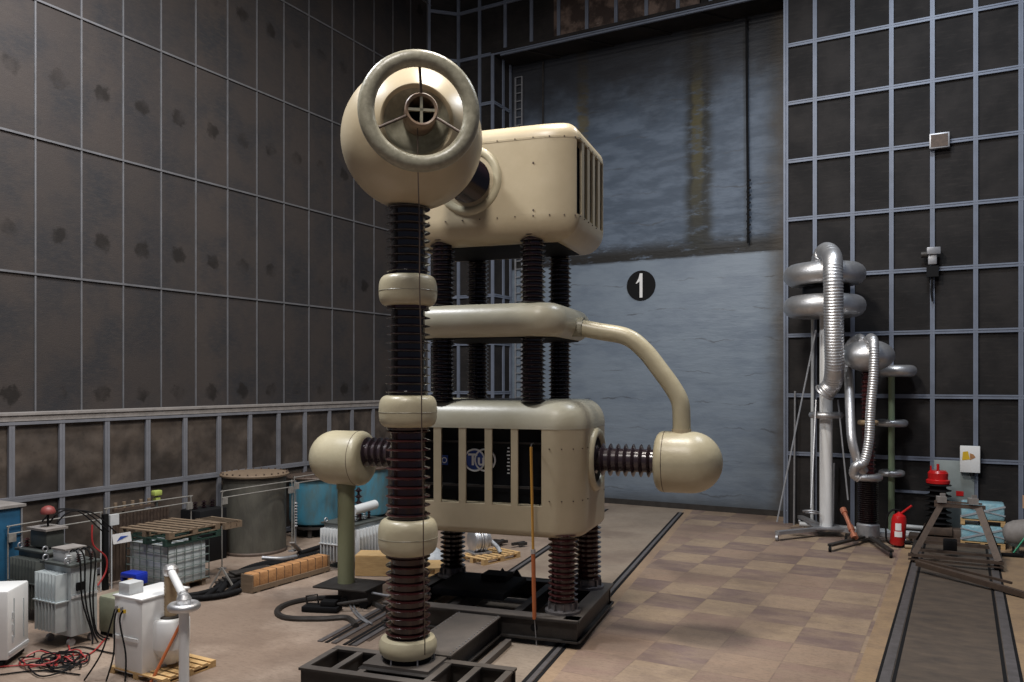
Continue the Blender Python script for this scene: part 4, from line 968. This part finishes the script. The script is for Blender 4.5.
# crate with straps
t = thing('long_crate', 'long low crate wrapped in orange brown paper with dark straps', 'crate', (-12.85, 11.88, 0), -.02)
L_ = 2.22
MB().box((.15, L_ / 2, .24), (.29, L_ - .04, .30), bev=.035).build('paper_wrap', 'wrap', t)
mb = MB()
for y in (.0, L_): mb.box((.15, y, .19), (.33, .035, .36))
mb.box((.31, L_ / 2, .08), (.025, L_, .1)); mb.box((-.01, L_ / 2, .08), (.025, L_, .1)); mb.box((.15, L_ / 2, .07), (.3, L_, .03)); 
for k in range(5): mb.box((.15, .15 + k * .48, .03), (.34, .08, .06))
mb.build('wooden_frame', 'woodold', t)
for k in range(9): MB().box((.15, .2 + k * .228, .24), (.298, .014, .308), bev=.004).build('strap', 'strap', t)

# transformer behind the column
t2_ = transformer('oil_transformer', 'pale grey finned transformer with white cylinder on top behind the olive post', (-12.55, 15.0, 0), .85, 1.1, 1.0, 'tgrey', 'offwhite')
MB().box((.43, 0, .55), (.03, 1.05, .7)).build('fin_wall', 'offwhite', t2_)
for k in range(9): MB().box((.5, -.46 + .115 * k, .55), (.13, .03, .72), bev=.006).build('cooling_fin', 'offwhite', t2_)
MB().cyl((.3, -.38, 1.32), (.3, .42, 1.36), .11, seg=24).build('oil_cylinder', 'offwhite', t2_)
for k in range(6): MB().lathe(sheds(4, .02, .05, 1.02, 1.24, .5), Matrix.Translation((.15, -.42 + k * .16, 0)), 12).build('small_bushing', 'ceramic_red' if k % 2 else 'offwhite', t2_)
MB().lathe(sheds(5, .03, .09, 1.02, 1.75, .4), Matrix.Translation((-.1, .3, 0)), 16).build('tall_bushing', 'ceramic', t2_)
# wooden boxes, pallets, aluminium drum
t = thing('wooden_box', 'pale new wooden box on the floor behind the olive post', 'box', (-11.5, 14.48, 0), .45)
MB().box((0, 0, .22), (.75, .62, .42)).build('box_body', 'woodnew', t)
for k in range(3): MB().box((0, -.2 + .2 * k, .44), (.78, .19, .025)).build('lid_board', 'woodnew', t)
pb0 = G(432, 580)
pallet('pale new pallet at the bottom of the stack behind the tall column', (pb0.x - .1, pb0.y + .25, 0), 1.1, .85, 'woodnew', .4)
pallet('pale new pallet on top of another behind the tall column', (pb0.x - .05, pb0.y + .3, .145), 1.0, .8, 'woodnew', .55)
pl = pallet('pale new pallet carrying the aluminium drum machine', (-10.0, 17.0, 0), .85, 1.25, 'woodnew', -.25)
dm = thing('drum_machine', 'shiny aluminium ribbed drum standing on the pale pallet under the casing', 'machine', (-10.28, 16.92, .14), 1.0)
MB().lathe([(0, -.22), (.2, -.22), (.28, -.18), (.28, -.05), (.24, -.03), (.24, .03), (.28, .05), (.28, .14), (.22, .18), (.2, .26), (.12, .28), (0, .28)], Matrix.Translation((0, 0, .3)) @ Matrix.Rotation(R_(90), 4, 'Y'), 28).build('drum', 'alu', dm)
for x in (-.12, 0, .1): MB().torus((x, 0, .3), (1, 0, 0), .275, .02, 30, 8).build('drum_rib', 'alu', dm)
MB().box((0, 0, .02), (.5, .5, .04)).build('drum_foot', 'zinc', dm)
MB().tube([(.25, -.1, .3), (.38, -.25, .15), (.42, -.35, .02)], .05, 10, 3).build('spout', 'greyfab', dm)
mb = MB(); gp = D(432, 556, 19.0); mb.lathe([(0, 0), (.42, 0), (.4, .12), (.28, .3), (.1, .42), (0, .43)], None, 9)
o = solo(mb, 'covered_bundle', 'greyfab', 'grey plastic covered bundle behind the tall column', 'bundle'); o.location = (gp.x, gp.y, 0)
mb = MB()
jb = G(505, 546)
for k in range(14): mb.box((random.uniform(-.7, .7), random.uniform(-.25, .25), .04 + .07 * random.random()), (random.uniform(.1, .45), .07, .07), rz=random.uniform(0, 3))
o = solo(mb, 'scrap_pile', 'steel', 'pile of dark scrap parts on the floor behind the pale pallet', 'scrap'); o.location = jb; tag(o, kind='stuff')

# ================================================================== RIGHT GROUP
# mast with two aluminium toruses
mp_ = D(826, 523, 22.7); mx_, my_ = mp_.x, mp_.y
t = thing('divider_mast', 'tall white mast with two stacked aluminium ring electrodes and a wheeled foot', 'mast', (mx_, my_, 0))
MB().cyl((0, 0, .25), (0, 0, 6.9), .17, seg=28).build('mast_tube', 'white', t)
def zat(py, d=22.7): return CAM_H + (HOR - py) * d / F_PX
for py in (275, 306.5): MB().torus((-.05, 0, zat(py)), (0, 0, 1), .79, .30, 52, 16).build('ring_electrode', 'alu', t)
MB().lathe([(0, zat(275) - .05), (.6, zat(275) - .05), (.6, zat(275) + .03), (0, zat(275) + .03)], None, 30).build('ring_plate', 'zinc', t)
MB().lathe([(0, zat(291) - .12), (.62, zat(291) - .12), (.62, zat(291) + .12), (0, zat(291) + .12)], None, 30).build('ring_spacer', 'dark', t)
MB().torus((0, 0, zat(415)), (0, 0, 1), .37, .09, 40, 10).build('lower_ring', 'alu', t)
MB().box((0, 0, .24), (.75, .75, .04), rz=.4).build('foot_plate', 'zinc', t)
w2l = lambda P: Vector(P) - Vector((mx_, my_, 0))
for e in ((777, 541), (905, 545), (800, 524)):
    g = w2l(G(*e)); g.z = .22; leg = MB().bar((0, 0, .2), g, .16, .09).build('foot_arm', 'zinc', t)
    MB().cyl((g.x - .03, g.y, .085), (g.x + .03, g.y, .085), .085, seg=16).box((g.x, g.y, .17), (.05, .05, .12)).build('castor', 'zinc', leg)
g = w2l(G(797, 536)); MB().cyl((g.x - .15, g.y, .16), (g.x + .2, g.y + .03, .22), .07, seg=10).build('arm_clamp', 'rust', t)
g = w2l(D(811, 512, 22.6)); MB().torus(g, (0, .3, 1), .2, .03, 24, 8).build('hand_wheel', 'zinc', t)
for (p_, q_) in (((816, 330), (777, 522)), ((838, 400), (848, 500)), ((816, 400), (811, 508))):
    a1 = w2l(D(*p_, 22.5)); a2 = w2l(D(*q_, 21.6)); MB().cyl(a1, a2, .022, seg=6).build('guy_rod', 'zinc', t)
a1 = w2l(D(843, 509, 22.0)); a2 = w2l(D(855, 538, 21.2)); MB().cyl(a1, a2, .055, seg=14).cyl(a1, a1.lerp(a2, .15), .085, seg=14).cyl(a1.lerp(a2, .6), a1.lerp(a2, .75), .08, seg=14).cyl(a1.lerp(a2, .88), a2, .09, seg=14).build('copper_weight', 'copper', t)
# flexible duct over the mast
pts = [D(821, 272, 22.8), D(821, 259, 22.7), D(826, 251.5, 22.4), D(832, 257, 21.6), D(833, 275, 21.35), D(833.5, 300, 21.35), D(834, 340, 21.5), D(834.5, 368, 21.7), D(832, 384, 22.0), D(825, 392, 22.15)]
du = solo(MB().tube(pts,   .255, 22, 6, rib=.06, ribn=72), 'flexible_duct', 'alu', 'thick ribbed aluminium duct arching over the tall white mast', 'duct', origin=pts[0])
dr = (pts[-1] - pts[-2]).normalized(); MB().torus(pts[-1] + dr * .02 - pts[0], dr, .26, .03, 30, 8).build('duct_rim', 'alu', du)
# brown column with flattened sphere
cpx = G(868, 537, .12); 
t = thing('measuring_column', 'dark ribbed insulator column with a flattened aluminium sphere and wheeled base', 'insulator column', (cpx.x, cpx.y, 0))
dC = 21.6
def zc(py): return CAM_H + (HOR - py) * dC / F_PX
MB().lathe([(0, .15), (.29, .15), (.30, .2), (.29, .46), (.25, .5), (0, .5)], None, 30).build('base_drum', 'zinc', t)
MB().lathe(sheds(22, .2, .265, .5, zc(478), .45), None, 30).build('insulator', 'ceramic', t)
MB().torus((0, 0, zc(478)), (0, 0, 1), .27, .1, 36, 12).build('middle_ring', 'alu', t)
MB().lathe(sheds(24, .15, .2, zc(476), zc(372), .4), None, 26).build('insulator', 'ceramic_red', t)
MB().torus((0, 0, zc(423)), (0, 0, 1), .2, .07, 30, 10).build('upper_ring', 'bushing', t)
MB().lathe([(0, zc(373))] + [(.665 * math.sin(R_(a)), zc(355.5) - .43 * math.cos(R_(a))) for a in range(12, 169, 6)] + [(0, zc(337))], None, 44).build('flattened_sphere', 'alu', t)
c2 = lambda P: Vector(P) - Vector((cpx.x, cpx.y, 0))
for e in ((830, 552), (891, 558), (846, 541), (898, 541)):
    g = c2(G(*e)); g.z = .17; leg = MB().bar((0, 0, .16), g, .13, .06).build('foot_arm', 'steel', t)
    MB().cyl((g.x - .03, g.y, .07), (g.x + .03, g.y, .07), .07, seg=14).box((g.x, g.y, .13), (.04, .04, .1)).build('castor', 'black', leg)
# its two ducts
pts = [D(863, 342, 21.7), D(859, 338, 22.0), D(849, 346, 22.35), D(847.5, 362, 22.4), D(849, 385, 22.0), D(850, 410, 21.4), D(852, 440, 21.0), D(858, 462, 21.0), D(864, 471, 21.1)]
solo(MB().tube(pts, .12, 14, 6, rib=.10, ribn=64), 'flexible_duct', 'alu', 'left thin aluminium duct hanging from the flattened sphere', 'duct', origin=pts[0])
pts = [D(867, 343, 21.8), D(871, 338, 21.3), D(874, 345, 20.9), D(873.5, 375, 20.8), D(870.5, 410, 20.8), D(869, 440, 20.8), D(864, 462, 20.8), D(856, 466, 20.8), D(854, 474, 20.9), D(859, 478, 20.9)]
solo(MB().tube(pts, .125, 14, 6, rib=.10, ribn=72), 'flexible_duct', 'alu', 'right thin aluminium duct curling at the bottom of the ribbed column', 'duct', origin=pts[0])
# pole with three discs
pp = D(891.5, 524, 22.8)
t = thing('ring_pole', 'slim pale green pole with three aluminium disc rings', 'electrode', (pp.x, pp.y, 0))
zp = lambda py: CAM_H + (HOR - py) * 22.8 / F_PX
MB().cyl((0, 0, .05), (0, 0, zp(372)), .085, seg=18).build('pole', 'palegreen', t)
MB().lathe([(0, 0), (.3, 0), (.3, .06), (0, .08)], None, 24).build('foot', 'zinc', t)
for py, R, r in ((371, .36, .165), (423, .33, .10), (473, .26, .09)):
    ox = Vector((RT.x, RT.y, 0)) * (.14 if py == 371 else 0)
    MB().torus(Vector((0, 0, zp(py))) + ox, (0, 0, 1), R, r, 40, 12).lathe([(0, zp(py) - .03), (R, zp(py) - .03), (R, zp(py) + .03), (0, zp(py) + .03)], Matrix.Translation(ox), 30).build('disc_ring', 'alu', t)
# extinguisher
ep = G(897, 547)
t = thing('fire_extinguisher', 'large red fire extinguisher on the floor beside the ribbed column', 'fire extinguisher', ep, .1)
MB().lathe([(0, .06), (.15, .06), (.18, .1), (.18, .72), (.15, .82), (.06, .88), (.05, .92), (0, .92)], Matrix.Rotation(R_(4), 4, 'Y'), 30).build('cylinder', 'red', t)
MB().box((.07, 0, .93), (.12, .05, .07)).cyl((.06, 0, .88), (.06, 0, .97), .04).build('valve', 'black', t)
MB().cyl((.1, -.02, .88), (.34, -.06, 1.1), .03, seg=10).build('nozzle', 'red', t)
MB().tube([(.05, .02, .95), (-.1, 0, .95), (-.22, 0, .8), (-.26, 0, .5), (-.24, 0, .15), (-.1, .1, .04)], .025, 8, 5).build('hose', 'black', t)
yv = Vector((-ep.x, -ep.y, 0)).normalized(); rot = Matrix.Rotation(math.atan2(yv.y, yv.x) - .1, 3, 'Z')
for z, h, w_ in ((.55, .18, .11), (.36, .14, .15)):
    mb = MB(); n = 6
    for k in range(n):
        an = (k - n / 2 + .5) * .13 * w_ / .12; p = rot @ Vector((.184 * math.cos(an), .184 * math.sin(an), 0)); mb.box((p.x + .03, p.y, z), (.006, .03, h), rz=math.atan2(yv.y, yv.x) - .1 + an)
    mb.build('label_sticker', 'paper', t)
for y in (-.12, .12): MB().cyl((.08, y + .02, .07), (.08, y + .06, .07), .07, seg=16).build('wheel', 'black', t)
pts = [ep + Vector((.25 + .22 * math.cos(a * .7), .1 + .16 * math.sin(a * .7), .03 + .008 * a)) for a in range(18)]
solo(MB().tube(pts, .03, 8, 3), 'coiled_hose', 'black', 'black hose coil on the floor right of the fire extinguisher', 'hose', origin=pts[0])
g = G(910, 549); solo(MB().cyl(g + Vector((-.12, 0, .05)), g + Vector((.1, .03, .05)), .05, seg=10), 'small_stub', 'bushing', 'small tan roller on the floor before the black hose coil', 'roller', origin=g)
# pale pipes and beams along the back wall
for k, (x0, x1, y, z, r_) in enumerate(((-2.2, .1, 25.1, .08, .08), (-2.6, -.4, 24.85, .07, .07), (-1.6, .3, 25.25, .24, .06), (-4.2, -2.4, 25.2, .08, .07))):
    solo(MB().cyl((x0, y, z), (x1, y - .12, z), r_, seg=14), 'pale_pipe', 'offwhite', ('longest pale pipe on the floor', 'pale pipe lying in front of the others', 'pale pipe resting on top of the others', 'pale pipe behind the foot of the tall mast')[k] + ' at the back wall', 'pipe', origin=(x0, y, z))
for k, px in enumerate((794, 812, 833)):
    p_ = onY(px, 500, YB - .18); zt_ = (4.0, 7.8, 1.9)[k]
    solo(MB().cyl((p_.x, p_.y, 0), (p_.x + .03, p_.y, zt_), .05 if k == 1 else .03, seg=10), 'wall_pipe', 'offwhite' if k == 1 else 'zinc', ('thin pipe standing at the right jamb of the tall door', 'pale vertical pipe behind the tall white mast', 'short upright pipe right of the mast foot')[k], 'pipe', origin=(p_.x, p_.y, 0))
# red-capped insulator
rp = G(938, 541)
t = thing('capped_insulator', 'dark ribbed insulator with bright red metal cap on a rusty base', 'insulator', (rp.x, rp.y, 0))
zr = lambda py: CAM_H + (HOR - py) * 21.9 / F_PX
MB().lathe(sheds(8, .2, .33, .42, zr(482), .42), None, 32).build('insulator', 'ceramic_grey' if 0 else 'black', t)
cap = MB().lathe([(0, zr(483)), (.29, zr(483)), (.29, zr(480)), (.24, zr(479)), (.25, zr(473)), (.2, zr(470.5)), (0, zr(470.5))], None, 28).build('cap', 'red', t)
MB().cyl((0, 0, zr(471)), (0, 0, zr(464)), .035, seg=10).build('cap_stud', 'red', cap); MB().cyl((-.17, 0, zr(473)), (-.17, 0, zr(466)), .02, seg=8).build('cap_stud', 'red', cap)
MB().box((0, 0, .3), (.7, .55, .22), bev=.03).box((.5, 0, .22), (.45, .4, .3), bev=.03).cyl((.75, -.25, .3), (.75, .25, .3), .12, seg=16).box((0, -.05, .1), (1.4, .6, .1)).build('machine_base', 'rust', t)
# film-wrapped pallet loads
bp = Vector((.46, 24.55, 0))
for k, lb in enumerate(('light blue film wrapped load on the lower pallet', 'light blue film wrapped load on the upper pallet')):
    z = .575 * k
    pp__ = pallet('pallet under the ' + ('lower' if k == 0 else 'upper') + ' light blue wrapped load', (bp.x, bp.y, z), 1.0, .7, 'woodnew')
    o = solo(MB().box((0, 0, .215), (.98, .68, .42), bev=.05), 'wrapped_load', 'film', lb, 'wrapped load'); o.location = (bp.x, bp.y, z + .142)
    mb = MB()
    mb.bar((-.5, -.35, .06), (.5, -.35, .38), .012, .05, up=(0, 0, 1)); mb.bar((-.5, -.352, .34), (.5, -.352, .14), .012, .03, up=(0, 0, 1)); mb.build('film_tape', 'greyfab', o)
# A-frame trolley across the track
t = thing('trestle_trolley', 'rusty steel A-frame trestle standing across the wide right track', 'trestle', (-.14, 21.4, 0))
yf, yr = 0.0, 1.9
LL = MB().bar((-.86, yf, .22), (-.32, yf + .7, 1.30), .13, .07, up=(0, 1, 0)).build('leg', 'rust', t)
MB().bar((.86, yf, .22), (.48, yf + .7, 1.30), .15, .08, up=(0, 1, 0)).build('leg', 'rust', t)
MB().bar((-.86, yr, .2), (-.32, yf + .8, 1.30), .12, .06, up=(0, 1, 0)).build('leg', 'black', t)
MB().bar((.86, yr, .2), (.50, yf + .8, 1.30), .12, .06, up=(0, 1, 0)).build('leg', 'black', t)
MB().bar((-.45, yf + .75, 1.32), (.62, yf + .75, 1.32), .16, .08).bar((-.45, yf + .68, 1.41), (.55, yf + .68, 1.41), .04, .04).build('top_beam', 'rust', t)
for x in (-.3, .36): MB().box((x, yf + .72, 1.46), (.2, .2, .14), rz=.2).box((x + .03, yf + .7, 1.56), (.12, .03, .1), rz=.5).build('bearing_bracket', 'ledge', t)
MB().bar((-.98, yf, .2), (.96, yf, .2), .1, .07).bar((-.98, yf, .1), (.96, yf, .1), .1, .03).build('bottom_beam', 'rust', t)
MB().bar((-.98, yr, .2), (.96, yr, .2), .1, .08).build('bottom_beam', 'rust', t)
MB().bar((-.9, yf + .8, .18), (.9, yf + .9, .18), .08, .06).build('bottom_beam', 'rust', t)
for s in (-1, 1):
    MB().bar((s * .9, yf, .2), (s * .9, yr, .2), .08, .08).build('side_beam', 'steel', t)
    for y in (yf + .1, yr - .1): MB().cyl((s * .82 - .05, y, .13), (s * .82 + .05, y, .13), .13 - .024 + .02, seg=18).build('wheel', 'black', t)
MB().box((-.12, yf + 1.2, .28), (.3, .3, .3), bev=.03).build('axle_box', 'black', t)
a1, a2 = G(916, 561, .25), G(1040, 597, .1)
mb = MB(); mb.bar(a1, a2, .10, .03); mb.bar(a1 + Vector((.03, .05, -.05)), a2 + Vector((.03, .05, -.05)), .02, .09); mb.bar(a1 - Vector((.0, .06, .05)), a2 - Vector((0, .06, .05)), .02, .09)
solo(mb, 'steel_channel', 'rust', 'long rusty steel channel lying aslant from the trestle foot', 'steel beam', origin=a1)
a1, a2 = G(920, 560, .28), G(1012, 583, .14)
solo(MB().bar(a1, a2, .05, .05), 'steel_bar', 'rust', 'thinner rusty bar lying just behind the slanting steel channel', 'steel bar', origin=a1)
# things at right edge
hp = G(1022, 562)
t = thing('grey_float', 'fat grey inflated tube on a dark green trolley at the right edge', 'cylinder', (1.75, 23.9, 0), .2)
MB().lathe([(0, -.9)] + [(.32 * math.sin(R_(a)), -.6 - .3 * math.cos(R_(a))) for a in (30, 60, 90)] + [(.32 * math.cos(R_(a)), .6 + .3 * math.sin(R_(a))) for a in (0, 30, 60)] + [(0, .9)], Matrix.Translation((0, 0, .62)) @ Matrix.Rotation(R_(80), 4, 'Y') @ Matrix.Rotation(R_(0), 4, 'X'), 30).build('tube_body', 'zincm' if 0 else 'ledge', t)
mb = MB(); mb.box((0, 0, .26), (1.5, .5, .06))
for x in (-.6, .6):
    for y in (-.2, .2): mb.box((x, y, .14), (.05, .05, .26))
mb.build('trolley', 'tdark', t)
cb_ = thing('cardboard_box', 'brown open cardboard box lying tilted on the grey tube at the right edge', 'box', (1.62, 23.8, .93), .5)
MB().box((.1, 0, .25), (.5, .42, .5), rz=.2, bev=.006).build('carton', 'card', cb_)
MB().box((-.2, -.05, .38), (.03, .42, .32), rz=.3).build('flap', 'card', cb_)
bm0 = G(1012, 557)
t = thing('floor_broom', 'green handled broom with black head on the floor at the right edge', 'broom', bm0, .15)
MB().box((0, 0, .05), (.5, .1, .08), bev=.02).build('broom_head', 'black', t)
MB().cyl((0.03, 0, .1), (.75, .3, 1.1), .02, seg=10).build('handle', 'green', t)
